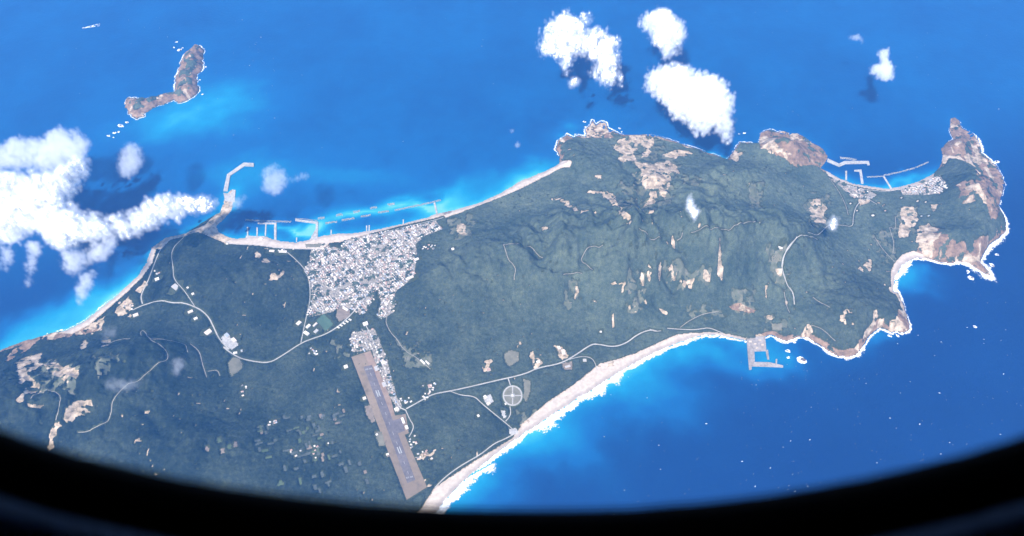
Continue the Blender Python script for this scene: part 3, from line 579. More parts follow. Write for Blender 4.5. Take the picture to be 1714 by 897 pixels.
# ------------------------------------------------------------------ the sea
def axis(a, b, step, far):
    mid = np.arange(a, b+.1, step); out = [mid[-1]]; s = step
    while out[-1] < far: s *= 1.6; out.append(out[-1]+s)
    lo = [mid[0]]; s = step
    while lo[-1] > -far: s *= 1.6; lo.append(lo[-1]-s)
    return np.r_[lo[:0:-1], mid, out[1:]]
sx = axis(-5900, 5900, 26, 90000); sy = axis(1200, 7900, 26, 90000); SX, SY = np.meshgrid(sx, sy)
ii = np.clip(((SX-XA)/G).astype(int), 0, NX-1); jj = np.clip(((SY-YA)/G).astype(int), 0, NY-1)
ds = DS[jj, ii]+np.hypot(np.maximum(0, np.maximum(XA-SX, SX-XB)), np.maximum(0, np.maximum(YA-SY, SY-YB)))
shal = np.zeros_like(SX)
def blob(u, v, ra, rb, a, tn=0):
    x, y = flat([(u, v)])[0]; c_, s_ = math.cos(R(tn)), math.sin(R(tn)); dx = SX-x+420*(fbm(SX, SY, 330, 4, 7)-.5); dy = SY-y+420*(fbm(SX, SY, 330, 4, 8)-.5)
    return a*np.exp(-(((dx*c_+dy*s_)/ra)**2+((-dx*s_+dy*c_)/rb)**2))
BL = [(60, 560, 700, 200, .55, 28), (190, 480, 300, 160, .55, 35), (620, 365, 700, 130, .42, 10), (480, 385, 130, 45, .50, 0), (507, 385, 110, 60, .75, 0), (600, 372, 260, 45, .45, 6), (690, 350, 260, 60, .40, 12), (290, 205, 420, 260, .40, 20),
      (390, 170, 420, 400, .26, 0), (430, 280, 500, 220, .22, 0), (760, 335, 330, 160, .40, 20), (880, 285, 300, 130, .42, 25), (1210, 275, 110, 70, .55, 0), (1500, 302, 260, 45, .40, 12), (960, 225, 130, 80, .35, 0),
      (900, 715, 380, 160, .30, -35), (1050, 640, 460, 170, .26, -30), (1200, 600, 380, 110, .26, -5), (790, 815, 260, 180, .30, -35), (1540, 470, 170, 140, .45, 0), (1290, 585, 150, 90, .35, 0), (1480, 570, 150, 90, .25, 0), (600, 300, 500, 220, .16, 0)]
shal = .18*sstep(3300, 5200, SY-.18*SX)  # paler base tone toward the far sea, besides the traced shallows
for bdef in BL: shal += blob(*bdef)
shal *= .78+.44*fbm(SX, SY, 420, 4, 13)
eastw = np.exp(-((SX-flat([(1020, 660)])[0][0])/1500)**2)*sstep(4300, 3300, SY)
shal += np.clip((LCO[jj, ii]-40)/150, .12, 1)*.42*np.exp(-ds/55.0)*(.6+.8*fbm(SX, SY, 90, 3, 33))+eastw*(.24*np.exp(-ds/200)+.12*np.exp(-ds/700))*(.6+.8*fbm(SX, SY, 160, 4, 37))
k = len(sx); a = (np.arange(len(sy)-1)[:, None]*k+np.arange(k-1)[None]).ravel()
me = mesh_np('sea', np.stack([SX.ravel(), SY.ravel(), np.zeros(SX.size)], 1), np.stack([a, a+1, a+k+1, a+k], 1), M['sea'], smooth=True)
at = me.attributes.new('shallow', 'FLOAT', 'POINT'); at.data.foreach_set('value', np.clip(shal, 0, 1).astype(np.float32).ravel())
tag(link('sea', me), 'deep blue sea, turquoise over the shallows round the island', 'sea', kind='structure')

# breaking surf: ragged sheets just above the water
SW = softfield([(0, 586, 8), (150, 530, 10), (250, 430, 5), (370, 390, 2), (500, 400, 1), (700, 370, 5), (850, 318, 6), (935, 270, 8), (935, 240, 16), (990, 205, 18), (1060, 226, 10), (1090, 224, 12), (1200, 258, 9), (1270, 230, 10), (1330, 222, 9), (1380, 262, 5), (1440, 308, 2), (1540, 303, 3),
                (1580, 250, 8), (1600, 200, 14), (1645, 250, 20), (1680, 300, 17), (1676, 335, 17), (1684, 387, 28), (1655, 410, 42), (1645, 440, 30), (1660, 462, 40), (1620, 442, 26), (1560, 436, 26), (1505, 445, 55), (1496, 480, 50), (1515, 520, 6), (1520, 552, 34),
                (1490, 555, 34), (1462, 556, 26), (1440, 590, 36), (1400, 598, 34), (1360, 570, 28), (1320, 570, 22), (1290, 561, 16), (1240, 569, 14), (1190, 561, 24), (1130, 577, 42), (1060, 610, 62), (990, 654, 72), (920, 698, 78), (850, 746, 84), (780, 800, 90), (735, 852, 95), (300, 150, 13), (240, 190, 13)], 4)
ragged = np.clip(.05+1.5*fbm(GX, GY, 55, 4, 121)*fbm(GX, GY, 210, 2, 122)*1.5, .15, 1.5)
surf = ~LAND & (DS < SW*ragged) & (DS > 0)
surf &= (SW > 18) | (fbm(GX, GY, 70, 3, 135) > .46)
surf |= ~LAND & (DS < 22) & (SW > 18)
surf |= ~LAND & (DS < SW*ragged*1.7+6) & (SW > 9)
surf |= LAND & (DL < 8.5) & (H < 6) & (SW > 18) & (fbm(GX, GY, 30, 2, 127) > .3)
thin = ~LAND & (DS < SW*ragged*1.7) & (vnoise(GX, GY, 11, 123) > .84)
allsurf = surf | thin
wx = flat([(700, 300), (1560, 500), (1330, 570)]) 
isl = paint(flat(K('c0', 100, 30, 420, 30, 420, 245, 160, 262)))
mx = {'east': paint(flat(K('c0', 600, 900, 1245, 540, 1245, 700, 800, 960))), 'se': paint(flat(K('c0', 1245, 540, 1590, 445, 1580, 640, 1245, 640)))}
mx['ne'] = paint(flat(K('c0', 1470, 500, 1470, 425, 1620, 425, 1640, 190, 1714, 190, 1714, 600, 1590, 500, 1510, 505))) & ~mx['se']
rest = ~(mx['east'] | mx['se'] | mx['ne'])
for mk, lb in ((mx['east'], 'broad white surf breaking along the long lower beach'), (mx['se'] & ~mx['east'], 'white surf round the cliffs right of the square harbour'), (mx['ne'] & ~mx['east'] & ~mx['se'], 'white surf in the right-hand bay and round the far right cape'),
               (rest & ~isl, 'thin surf line along the far west shore'), (isl, 'thin surf round the bent islet')):
    zz = np.maximum(H, 0)+.55+.9*fbm(GX, GY, 20, 2, 131)
    mk = allsurf & mk
    if mk.any():
        o, u = sheet('surf', mk, zz, M['surf'], anyc=False, smooth=True); tag(o, lb, 'surf', kind='stuff')
        th = np.where(LAND | (DS < 10) & (SW > 18), 1.3, np.clip(1.25-DS/(SW*ragged+5), -.2, 1.0)); ta_ = o.data.attributes.new('thick', 'FLOAT', 'POINT'); ta_.data.foreach_set('value', th.ravel()[u].astype(np.float32))

# whitecaps and specks on open water
wr = np.random.default_rng(5); V = []; F = []
def fleck(x, y, a, bb, rot):
    k0 = len(V); n_ = 6
    for i in range(n_):
        t = 2*math.pi*i/n_; rr = wr.uniform(.7, 1.2); p = math.cos(t)*a*rr; q = math.sin(t)*bb*rr
        V.append((x+p*math.cos(rot)-q*math.sin(rot), y+p*math.sin(rot)+q*math.cos(rot), .5))
    V.append((x, y, 1.1))
    for i in range(n_): F.append((k0+i, k0+(i+1) % n_, k0+n_))
pu = []
for (u0, v0, u1, v1, n_) in ((1240, 470, 1714, 880, 260), (1000, 620, 1714, 880, 130), (330, 80, 460, 240, 45), (40, 10, 880, 130, 60), (1180, 0, 1714, 200, 60), (880, 0, 1714, 230, 20), (100, 120, 900, 260, 25)):
    pu.append(np.c_[wr.uniform(u0, u1, n_), wr.uniform(v0, v1, n_)])
for (x, y) in flat(np.concatenate(pu)):
    i = int((x-XA)/G); j = int((y-YA)/G)
    if 0 <= i < NX and 0 <= j < NY and (LAND[j, i] or DS[j, i] < 60): continue
    s_ = wr.gamma(1.4, .5)+.4; fleck(x, y, s_*1.8, s_*.7, wr.uniform(-.5, .9))
tag(link('whitecaps', mesh_np('whitecaps', V, F, M['foam'])), 'scattered small whitecaps on the open sea', 'whitecaps', kind='stuff')

# ------------------------------------------------------------------ airfield
def flatpoly(name, px, zlift, mat, label, kind='structure', cat=None, parent=None):
    P = flat(px, 30.0)
    for _ in range(2):
        z = cf[0]*P[:, 0]+cf[1]*P[:, 1]+cf[2]; P = np.array([flat([p], zz)[0] for p, zz in zip(px, z)])
    bm = bmesh.new(); vs = [bm.verts.new((p[0], p[1], cf[0]*p[0]+cf[1]*p[1]+cf[2]+zlift)) for p in P]
    f_ = bm.faces.new(vs); f_.normal_update()
    if f_.normal.z < 0: f_.normal_flip()
    bmesh.ops.triangulate(bm, faces=bm.faces[:])
    me = bpy.data.meshes.new(name); bm.to_mesh(me); bm.free(); me.materials.append(M[mat]); o = link(name, me, parent)
    if not parent: tag(o, label, cat or name.replace('_', ' '), kind=kind)
    return o
flatpoly('airfield_ground', STRIP, .8, 'airgrass', 'brown grass strip round the runway')
flatpoly('bare_ground_strip', K('c5', 755, 88, 783, 78, 880, 300, 897, 375, 880, 385), 1.1, 'airbare', 'bare orange-brown strip along the right of the runway')
rw = flatpoly('runway', K('c5', 752, 150, 792, 143, 996, 682, 958, 697), 1.4, 'asphalt', 'dark asphalt runway with white touchdown bars')
flatpoly('apron', K('c5', 884, 405, 934, 390, 946, 452, 906, 466), 1.6, 'asphalt', 'dark square apron in front of the airport terminal')
def rw_pt(t, s):                              # t along, s across (-1..1) the runway
    a = np.array(K('c5', 772, 147, 977, 690)); w = np.array(K('c5', 792, 143)[0])-a[0]; p = a[0]+(a[1]-a[0])*t+w*s; return tuple(p)
def rw_mark(t0, t1, s0, s1): flatpoly('runway_marking', [rw_pt(t0, s0), rw_pt(t0, s1), rw_pt(t1, s1), rw_pt(t1, s0)], 1.8, 'paint', '', parent=rw)
for t0, t1 in ((.21, .265), (.70, .755)):
    rw_mark(t0, t1, -.36, -.14); rw_mark(t0, t1, .14, .36)
for k in range(11): rw_mark(.06+k*.085, .085+k*.085, -.035, .035)
for t in (.02, .955):
    for s in (-.8, -.55, -.3, .12, .37, .62): rw_mark(t, t+.014, s, s+.10)

# ------------------------------------------------------------------ breakwaters, quays and piers
def slab(name, px, top, mat, label, cat, bottom=-8.0, parent=None, rough=0.0):
    P = flat(px, top); bm = bmesh.new()
    hi_ = [bm.verts.new((p[0], p[1], top)) for p in P]; f_ = bm.faces.new(hi_); f_.normal_update()
    if f_.normal.z < 0: f_.normal_flip()
    r_ = bmesh.ops.extrude_face_region(bm, geom=[f_]); dv = [e for e in r_['geom'] if isinstance(e, bmesh.types.BMVert)]
    c0 = sum((Vector((v.co.x, v.co.y, 0)) for v in dv), Vector())/len(dv)
    for v in bm.verts:
        if v not in dv: v.co.z = bottom
    bmesh.ops.recalc_face_normals(bm, faces=bm.faces[:])
    me = bpy.data.meshes.new(name); bm.to_mesh(me); bm.free(); me.materials.append(M[mat]); o = link(name, me, parent)
    if not parent: tag(o, label, cat)
    return o
def wide(px, w):                              # centre line in picture -> ribbon outline in picture
    P = np.asarray(px, float); T = np.gradient(P, axis=0) if len(P) > 2 else np.repeat((P[1]-P[0])[None], 2, 0)
    T /= np.hypot(T[:, 0], T[:, 1])[:, None]; Nn = np.stack([-T[:, 1], T[:, 0]], 1)
    return [tuple(p) for p in np.concatenate([P+Nn*w/2, (P-Nn*w/2)[::-1]])]
blk = None
def block_mesh():                             # one four-legged concrete armour block
    global blk
    if blk: return blk
    bm = bmesh.new()
    for d in ((0, 0, 1), (.94, 0, -.33), (-.47, .82, -.33), (-.47, -.82, -.33)):
        q = Vector(d).to_track_quat('Z', 'Y').to_matrix().to_4x4()
        bmesh.ops.create_cone(bm, cap_ends=True, segments=6, radius1=.5, radius2=.34, depth=1.4, matrix=q @ Matrix.Translation((0, 0, .7)))
    blk = bpy.data.meshes.new('armour_block'); bm.to_mesh(blk); bm.free(); return blk
def mound(px, w, label, group=None, top=4.0, seed=1):   # armour-block mound: heaped blocks in one mesh on a rubble core
    P = resample(flat(px, 1.0), 5.0); r_ = np.random.default_rng(seed); B = block_mesh(); bv = np.array([v.co for v in B.vertices]); bf = [tuple(p.vertices) for p in B.polygons]
    V = []; F = []
    T = np.gradient(P, axis=0); T /= np.hypot(T[:, 0], T[:, 1])[:, None]
    for (x, y), (tx, ty) in zip(P, T):
        for k in range(max(2, int(w/4))):
            s = r_.uniform(-1, 1); z = top*(1-abs(s))*.9+r_.uniform(-.8, .8); sc = r_.uniform(2.0, 3.1)
            a = r_.uniform(0, 6.28, 3); m_ = np.array((Matrix.Rotation(a[0], 3, 'X') @ Matrix.Rotation(a[1], 3, 'Y') @ Matrix.Rotation(a[2], 3, 'Z')))
            k0 = len(V); jx = r_.uniform(-2, 2); V += [tuple(q) for q in (bv @ m_.T)*sc+np.array([x-ty*s*w/2+tx*jx, y+tx*s*w/2+ty*jx, z])]; F += [tuple(i+k0 for i in f_) for f_ in bf]
    me = bpy.data.meshes.new('armour_blocks'); me.from_pydata(V, [], F); me.materials.append(M['tetrapod']); me.update()
    e = link('breakwater', me); tag(e, label, 'breakwater', group); return e
slab('pier', K('c1', 838, 268, 852, 205, 915, 161, 952, 163, 952, 176, 918, 174, 864, 210, 854, 268), 6, 'concrete', 'long pale angled breakwater pier at the tip of the neck', 'pier')
slab('quay', K('c1', 838, 275, 866, 278, 872, 262, 884, 264, 880, 308, 845, 306), 5, 'concrete', 'square pale quay at the root of the angled pier', 'quay')
slab('pier', K('c2', 372, 458, 500, 458, 500, 572, 484, 572, 484, 468, 372, 466), 5, 'concrete', 'L-shaped concrete pier in the west harbour, left of two', 'pier')
slab('pier', K('c2', 628, 434, 785, 452, 780, 575, 728, 575, 768, 500, 768, 465, 628, 446), 5, 'concrete', 'L-shaped concrete pier with a widening root, right of two', 'pier')
mound(K('c2', 290, 440, 430, 448, 598, 453), 16, 'dark block breakwater above the left L-shaped pier', seed=3)
mound(K('c2', 630, 432, 700, 436, 780, 446), 9, 'block mound along the head of the right L-shaped pier', seed=4)
for k, (xa, ya, xb, yb) in enumerate(((303, 488, 303, 548), (368, 490, 368, 548), (428, 470, 424, 548))):
    slab('jetty', wide(K('c2', xa, ya, xb, yb), 2.2), 3, 'concrete', ['thin jetty in the west boat harbour, left of three', 'thin jetty in the west boat harbour, middle of three', 'thin jetty in the west boat harbour, right of three'][k], 'jetty')
slab('quay', K('c2', 290, 548, 420, 552, 418, 572, 300, 568), 3, 'concrete', 'long concrete quay edge of the west boat harbour', 'quay')
SEG = [((835, 463), (912, 452)), ((948, 442), (1030, 428)), ((1078, 418), (1142, 406)), ((1196, 390), (1265, 380)), ((786, 430), (826, 425)), ((908, 408), (950, 402)), ((1026, 388), (1068, 380)), ((1142, 362), (1184, 354)), ((1262, 338), (1304, 330))]
SL = ['pale offshore breakwater segment, first of the near row from the left', 'pale offshore breakwater segment, second of the near row', 'pale offshore breakwater segment, third of the near row', 'pale offshore breakwater segment, fourth of the near row',
      'low dark reef block line, first of the far row from the left', 'low dark reef block line, second of the far row', 'low dark reef block line, third of the far row', 'low dark reef block line, fourth of the far row', 'low dark reef block line, fifth of the far row']
for k, (a_, b_) in enumerate(SEG): mound(K('c2', *a_, *b_), 20 if k < 4 else 26, SL[k], 'offshore breakwaters before the town beach', top=4 if k < 4 else 1.6, seed=20+k)
mound(K('c2', 1310, 374, 1450, 345, 1618, 306), 18, 'long pale breakwater at the right end of the town beach', seed=40)
slab('jetty', wide(K('c2', 1578, 322, 1594, 395), 3), 4, 'concrete', 'jetty joining the long breakwater to the town beach', 'jetty')
for k, (x, y0, y1) in enumerate(((638, 560, 590), (874, 508, 560), (1116, 478, 520), (1133, 476, 525), (1366, 436, 470))):
    slab('groyne', wide(K('c2', x, y0, x-1, y1), 2), 3, 'concrete', ['short thin groyne inside the right L-shaped pier', 'T-headed groyne at the left end of the town beach', 'left groyne of the close pair on the town beach', 'right groyne of the close pair on the town beach', 'lone groyne on the right half of the town beach'][k], 'groyne')
# square east harbour
hb = empty('east_harbour', (*flat([K('c11', 810, 650)[0]])[0], 0)); tag(hb, 'square concrete harbour with a basin on the lower right shore', 'harbour')
def hslab(px, top, nm):
    o = slab(nm, px, top, 'harbour', None, None, parent=hb); o.matrix_parent_inverse = Matrix.Translation(hb.location).inverted(); return o
hslab(K('c11', 745, 612, 862, 608, 870, 695, 880, 690, 888, 752, 876, 752, 866, 700, 795, 702, 798, 765, 780, 770, 778, 815, 762, 818, 752, 700), 5, 'quay_deck')
hslab(K('c11', 780, 768, 888, 770, 975, 790, 975, 802, 860, 797, 780, 795), 6, 'breakwater_arm')
hslab(K('c11', 928, 750, 938, 750, 936, 788, 928, 786), 5.5, 'spur')
for k, (x, y) in enumerate(((770, 640), (800, 655), (830, 632), (846, 660), (812, 680))):
    o = slab('stacked_blocks', K('c11', x-8, y-5, x+8, y-5, x+8, y+5, x-8, y+5), 8.0, 'tan', None, None, bottom=5.0, parent=hb); o.matrix_parent_inverse = Matrix.Translation(hb.location).inverted()
# north village harbour
slab('pier', K('c9', 100, 238, 152, 262, 178, 250, 292, 250, 297, 268, 286, 270, 284, 262, 184, 264, 154, 277, 96, 252), 5, 'concrete', 'bent concrete pier of the north harbour', 'pier')
mound(K('c9', 158, 236, 195, 238, 232, 246), 26, 'short block breakwater beyond the bent north pier', seed=61)
slab('jetty', wide(K('c9', 186, 296, 186, 338), 3), 4, 'concrete', 'small straight jetty in the north harbour', 'jetty')
slab('pier', K('c9', 224, 292, 258, 290, 268, 356, 256, 356, 248, 300, 224, 298), 4, 'concrete', 'hooked concrete pier in the middle of the north bay', 'pier')
slab('jetty', wide(K('c9', 362, 322, 398, 380), 2.5), 4, 'concrete', 'slanting jetty on the north village beach', 'jetty')
mound(K('c9', 284, 326, 360, 322), 13, 'thin left part of the north bay breakwater', seed=62)
mound(K('c9', 362, 318, 440, 302, 505, 284), 15, 'long block breakwater across the north bay', seed=63)
mound(K('c9', 514, 281, 570, 256), 12, 'right end piece of the north bay breakwater', seed=64)

# ------------------------------------------------------------------ sea rocks with foam
def sea_rock(px, r, hgt, label, seed, group='sea rocks', foam=1.0):
    x, y = flat([px])[0]; q = np.random.default_rng(seed); e = empty('sea_rock', (x, y, 0)); tag(e, label, 'rock', group)
    bm = bmesh.new(); bmesh.ops.create_icosphere(bm, subdivisions=3, radius=1.0)
    a = q.uniform(0, 3.14); el = q.uniform(.45, .8); off_ = Vector((q.uniform(-.45, .45), q.uniform(-.45, .45), 0))
    for v in bm.verts:
        n_ = 1+.75*(float(fbm(np.array(v.co.x*40+seed*50.), np.array(v.co.y*40+v.co.z*23), 26, 3, seed))-.5)*2*.8
        c_ = v.co*n_*.5+off_; v.co = Vector((c_.x*r*math.cos(a)-c_.y*r*el*math.sin(a), c_.x*r*math.sin(a)+c_.y*r*el*math.cos(a), max(-2, c_.z*hgt)))
    me = bpy.data.meshes.new('rock'); bm.to_mesh(me); bm.free(); me.materials.append(M['searock']); link('rock', me, e)
    if foam > 0:
        V = []; F = []
        for i in range(int(30+r*1.8)):
            t = q.uniform(0, 6.283); rr = r*(.05+1.15*foam*q.beta(1.3, 2.0)); cx_ = math.cos(t)*rr; cy_ = math.sin(t)*rr*el; f0 = len(V); m6 = 7; fr_ = r*q.uniform(.12, .34)+1.5
            for j in range(m6):
                u_ = 2*math.pi*j/m6; w_ = fr_*q.uniform(.6, 1.25); V.append(((cx_+w_*math.cos(u_))*math.cos(a)-(cy_+w_*math.sin(u_)*.8)*math.sin(a), (cx_+w_*math.cos(u_))*math.sin(a)+(cy_+w_*math.sin(u_)*.8)*math.cos(a), .5+.02*i))
            V.append((cx_*math.cos(a)-cy_*math.sin(a), cx_*math.sin(a)+cy_*math.cos(a), 1.2+.02*i))
            for j in range(m6): F.append((f0+j, f0+(j+1) % m6, f0+m6))
        link('foam', mesh_np('foam', V, F, M['foam']), e)
RK = [('c11', 1090, 760, 36, 16, 'foam-covered rock off the square harbour, largest there'), ('c11', 1005, 700, 20, 6, 'small surf-washed rock just right of the harbour spur'), ('c11', 1008, 742, 12, 5, 'tiny surf-washed rock below the harbour spur rock'),
      ('c10', 1010, 205, 18, 12, 'upper dark rock of the pair off the right-hand bay'), ('c10', 1028, 245, 26, 16, 'lower larger dark rock of the pair off the right-hand bay'), ('c10', 1160, 165, 22, 8, 'surf-washed rock off the far right cape, lower'), ('c10', 1190, 98, 18, 7, 'surf-washed rock off the far right cape, upper'),
      ('c10', 1150, 225, 16, 6, 'surf-washed rock at the tip of the far right cape'), ('c10', 520, 605, 15, 6, 'small rock in surf left of the lower headland tip'), ('c10', 570, 605, 14, 6, 'small rock in surf below the lower headland tip'), ('c10', 1052, 548, 15, 5, 'lone foam patch rock in the open sea at lower right'),
      ('c9', 892, 255, 26, 14, 'lone white-ringed rock right of the far right cape'), ('c13', 510, 190, 24, 18, 'jagged rock off the upper left end of the islet'), ('c13', 495, 150, 14, 9, 'small topmost rock above the islet'), ('c13', 482, 178, 11, 7, 'tiny rock left of the jagged rock above the islet'),
      ('c13', 640, 275, 12, 8, 'small rock right of the islet'), ('c13', 625, 412, 12, 7, 'small rock at the lower right of the islet'), ('c13', 215, 570, 30, 20, 'largest brown rock below the left end of the islet'), ('c13', 245, 553, 16, 9, 'small rock between the islet and the largest brown rock'), ('c13', 185, 605, 17, 9, 'small rock left below the largest brown rock'),
      ('c13', 155, 620, 18, 8, 'leftmost foam-ringed rock below the islet'), ('c13', 205, 600, 14, 8, 'tiny rock just under the largest brown rock'), ('c13', 180, 628, 9, 5, 'tiniest lowest rock below the islet'), ('c13', 612, 340, 8, 5, 'tiny rock beside the right shore of the islet'), ('c13', 525, 180, 10, 8, 'tiny rock against the jagged rock above the islet'),
      ('c7', 805, 40, 15, 16, 'tall rock left of the foam-washed headland'), ('c7', 810, 65, 11, 10, 'small rock below the tall rock at the headland'), ('c7', 760, 100, 9, 8, 'tiny rock in the cove left of the headland'), ('c7', 975, 72, 13, 14, 'rock right of the foam-washed headland'), ('c7', 985, 88, 9, 8, 'tiny rock right below the headland rock'), ('c7', 690, 122, 12, 10, 'rock at the outer left corner of the headland'), ('c7', 722, 98, 10, 8, 'rock at the top left corner of the headland'),
      ('c8', 848, 112, 13, 9, 'small pale rock left of the tan round headland'), ('c8', 818, 118, 9, 7, 'tiny rock furthest left of the tan round headland')]
for k, (c_, x, y, r_, hh, lb) in enumerate(RK): sea_rock(K(c_, x, y)[0], r_, hh, lb, 100+k, foam=.8)

# ------------------------------------------------------------------ buildings
def shape_house(L, Wd, Hh, kind, roofmat):
    if kind == 'gable':
        V = [(-L/2, -Wd/2, -2), (L/2, -Wd/2, -2), (L/2, Wd/2, -2), (-L/2, Wd/2, -2), (-L/2, -Wd/2, Hh), (L/2, -Wd/2, Hh), (L/2, Wd/2, Hh), (-L/2, Wd/2, Hh), (-L/2, 0, Hh+Wd*.3), (L/2, 0, Hh+Wd*.3)]
        W_ = [(0, 1, 5, 4), (2, 3, 7, 6), (1, 2, 6, 9, 5), (3, 0, 4, 8, 7)]
        e = .7; k = len(V); z = Hh-.35
        V += [(-L/2-e, -Wd/2-e, z), (L/2+e, -Wd/2-e, z), (L/2+e, 0, Hh+Wd*.3+.25), (-L/2-e, 0, Hh+Wd*.3+.25), (L/2+e, Wd/2+e, z), (-L/2-e, Wd/2+e, z)]
        Rf = [(k, k+1, k+2, k+3), (k+3, k+2, k+4, k+5)]
    else:
        p = .5
        V = [(sx_*L/2, sy_*Wd/2, z) for z in (-2, Hh) for sx_, sy_ in ((-1, -1), (1, -1), (1, 1), (-1, 1))]
        V += [(sx_*(L/2-p), sy_*(Wd/2-p), z) for z in (Hh, Hh-.6) for sx_, sy_ in ((-1, -1), (1, -1), (1, 1), (-1, 1))]
        W_ = [(i, (i+1) % 4, 4+(i+1) % 4, 4+i) for i in range(4)]+[(4+i, 4+(i+1) % 4, 8+(i+1) % 4, 8+i) for i in range(4)]+[(8+i, 8+(i+1) % 4, 12+(i+1) % 4, 12+i) for i in range(4)]
        Rf = [(12, 13, 14, 15)]
        k = len(V); bx_, by_ = L*.2, Wd*.1
        V += [(bx_+sx_*1.8, by_+sy_*1.5, z) for z in (Hh-.55, Hh+2.0) for sx_, sy_ in ((-1, -1), (1, -1), (1, 1), (-1, 1))]
        W_ += [(k+i, k+(i+1) % 4, k+4+(i+1) % 4, k+4+i) for i in range(4)]+[(k+4, k+5, k+6, k+7)]
    return V, W_, Rf
HM = {}
ROOFS = ['white', 'cream', 'cream', 'cream', 'grey', 'rust', 'white', 'dark', 'white', 'cream', 'blue', 'grey', 'rust']
def house_mesh(kind, rc, var):
    key = (kind, rc, var)
    if key not in HM:
        L, Wd, Hh = ((10.5, 7.5, 4.5), (13.5, 8.5, 5.5), (9.5, 8.5, 5))[var]; V, W_, Rf = shape_house(L, Wd, Hh, kind, rc)
        me = bpy.data.meshes.new('house'); me.from_pydata(V, [], W_+Rf); me.materials.append(M['wall']); me.materials.append(M['roof_'+rc])
        for i, p in enumerate(me.polygons): p.material_index = 1 if i >= len(W_) else 0
        me.update(); HM[key] = me
    return HM[key]
spots_h = []
def scatter(poly_px, step, ang, keep, where, jit=.16, rows=False, seed=1, gapn=.30):
    P = ground(poly_px); q = np.random.default_rng(seed); c_, s_ = math.cos(ang), math.sin(ang); ctr = P.mean(0); rad = np.max(np.hypot(*(P-ctr).T)); n_ = int(rad/step)+1
    for i in range(-n_, n_+1):
        for j in range(-n_, n_+1):
            a_ = i*step*1.12+q.normal()*step*jit; b_ = j*step*.92+q.normal()*step*jit
            x = ctr[0]+a_*c_-b_*s_; y = ctr[1]+a_*s_+b_*c_
            wob = 70*(float(fbm(np.array(x), np.array(y), 90, 3, 19))-.5); wob2 = 70*(float(fbm(np.array(x), np.array(y), 90, 3, 29))-.5)
            if not inpoly(P, np.array([x+wob]), np.array([y+wob2]))[0] or q.random() > keep: continue
            if rows and (i % 5 == 0 or j % 7 == 0): continue
            if float(fbm(np.array(x), np.array(y), 75, 3, 17)) < gapn: continue
            spots_h.append((x, y, ang+(math.pi/2 if q.random() < .4 else 0)+q.normal()*.12, where, q.random(), q.random(), int(q.integers(3))))
ta = ang0+math.pi/2
occupied = paint(ground(K('c3', 95, 700, 120, 610, 180, 560, 215, 565, 370, 515, 365, 590, 225, 675, 110, 730)))
scatter(TOWN, 14.2, ta+.25, .90, 'in the dense town behind the west beach', seed=2, rows=True, gapn=.34)
scatter(AIRTOWN, 22, ta, .62, 'along the road beside the runway', seed=3, gapn=.28)
scatter(VILL, 17, .35, .92, 'in the small north village by its beach', seed=4, gapn=.2)
scatter(K('c9', 110, 330, 215, 372, 290, 388, 330, 412, 290, 430, 210, 420, 160, 370), 26, .3, .35, 'scattered beside the north harbour', seed=5, gapn=.2)
for (c_, x, y, sx_, sy_, n_, wh) in (('c5', 1045, 290, 20, 16, 7, 'beside the lower end of the east road'), ('c5', 950, 310, 28, 14, 8, 'at the road junction right of the runway'), ('c5', 1040, 570, 40, 25, 8, 'in the bare clearing right of the runway'), ('c5', 1060, 240, 30, 12, 6, 'among trees above the east road'), ('c5', 720, 40, 30, 30, 14, 'just above the top end of the runway'),
                                     ('c3', 590, 500, 45, 55, 26, 'at the lower right fringe of town'), ('c3', 820, 185, 40, 12, 12, 'in the small cluster right of town'), ('c3', 160, 790, 30, 15, 7, 'in the woods below the school'), ('c5', 320, 415, 25, 12, 7, 'among the farm plots left of the runway'), ('c5', 470, 540, 70, 40, 6, 'among the farm plots left of the runway'),
                                     ('c5', 185, 265, 22, 28, 6, 'in the clearing below the olive pond bed'), ('c1', 470, 690, 30, 25, 8, 'in the sandy works by the west bay'), ('c1', 590, 570, 12, 22, 5, 'beside the west shore road'), ('c2', 560, 650, 60, 8, 6, 'behind the west harbour quays'), ('c5', 985, 505, 16, 30, 9, 'along the lower right edge of the runway'), ('c6', 110, 300, 20, 20, 5, 'beside the lower end of the east road'),
                                     ('c5', 560, 540, 60, 30, 4, 'among the farm plots left of the runway'), ('c5', 520, 80, 25, 15, 4, 'in the woods below the school'), ('c9', 400, 460, 200, 60, 9, 'scattered beside the north harbour')):
    q = np.random.default_rng(int(x+y))
    for p in ground([K(c_, x+q.uniform(-sx_, sx_), y+q.uniform(-sy_, sy_))[0] for _ in range(n_)]): spots_h.append((p[0], p[1], ta+q.normal()*.3, wh, q.random(), q.random(), int(q.integers(3))))
def bad(x, y):
    i = int((x-XA)/G+.5); j = int((y-YA)/G+.5); return occupied[j, i] or not LANDM[j, i] or sm[j, i] or DL[j, i] < 45
spots_h = [s for s in spots_h if not bad(s[0], s[1])]
spots_h.sort(key=lambda s: s[1])
hbuf = {}
LM = [(p, t) for p, t in ((('c3', 330, 520), 'just above the brown school ground'), (('c3', 420, 480), 'at the lower end of the main street'), (('c3', 160, 470), 'on the left edge of town'), (('c3', 160, 540), 'above the school blocks at the left of town'), (('c3', 280, 400), 'near the tall cream block in the left half of town'),
      (('c3', 700, 300), 'near the small green playing field'), (('c3', 680, 390), 'below the long cream works roof'), (('c3', 590, 450), 'at the right fringe of the lower town'), (('c3', 590, 540), 'in the outlying cluster right below the town'), (('c3', 480, 440), 'right of the main street in the lower town'), (('c3', 350, 440), 'left of the main street in the lower town'),
      (('c3', 240, 470), 'in the straight rows of the lower left town'), (('c3', 450, 590), 'between the town and the runway road'), (('c3', 520, 360), 'in the middle of town'))]
LMX = ground([K(*p)[0] for p, t in LM])
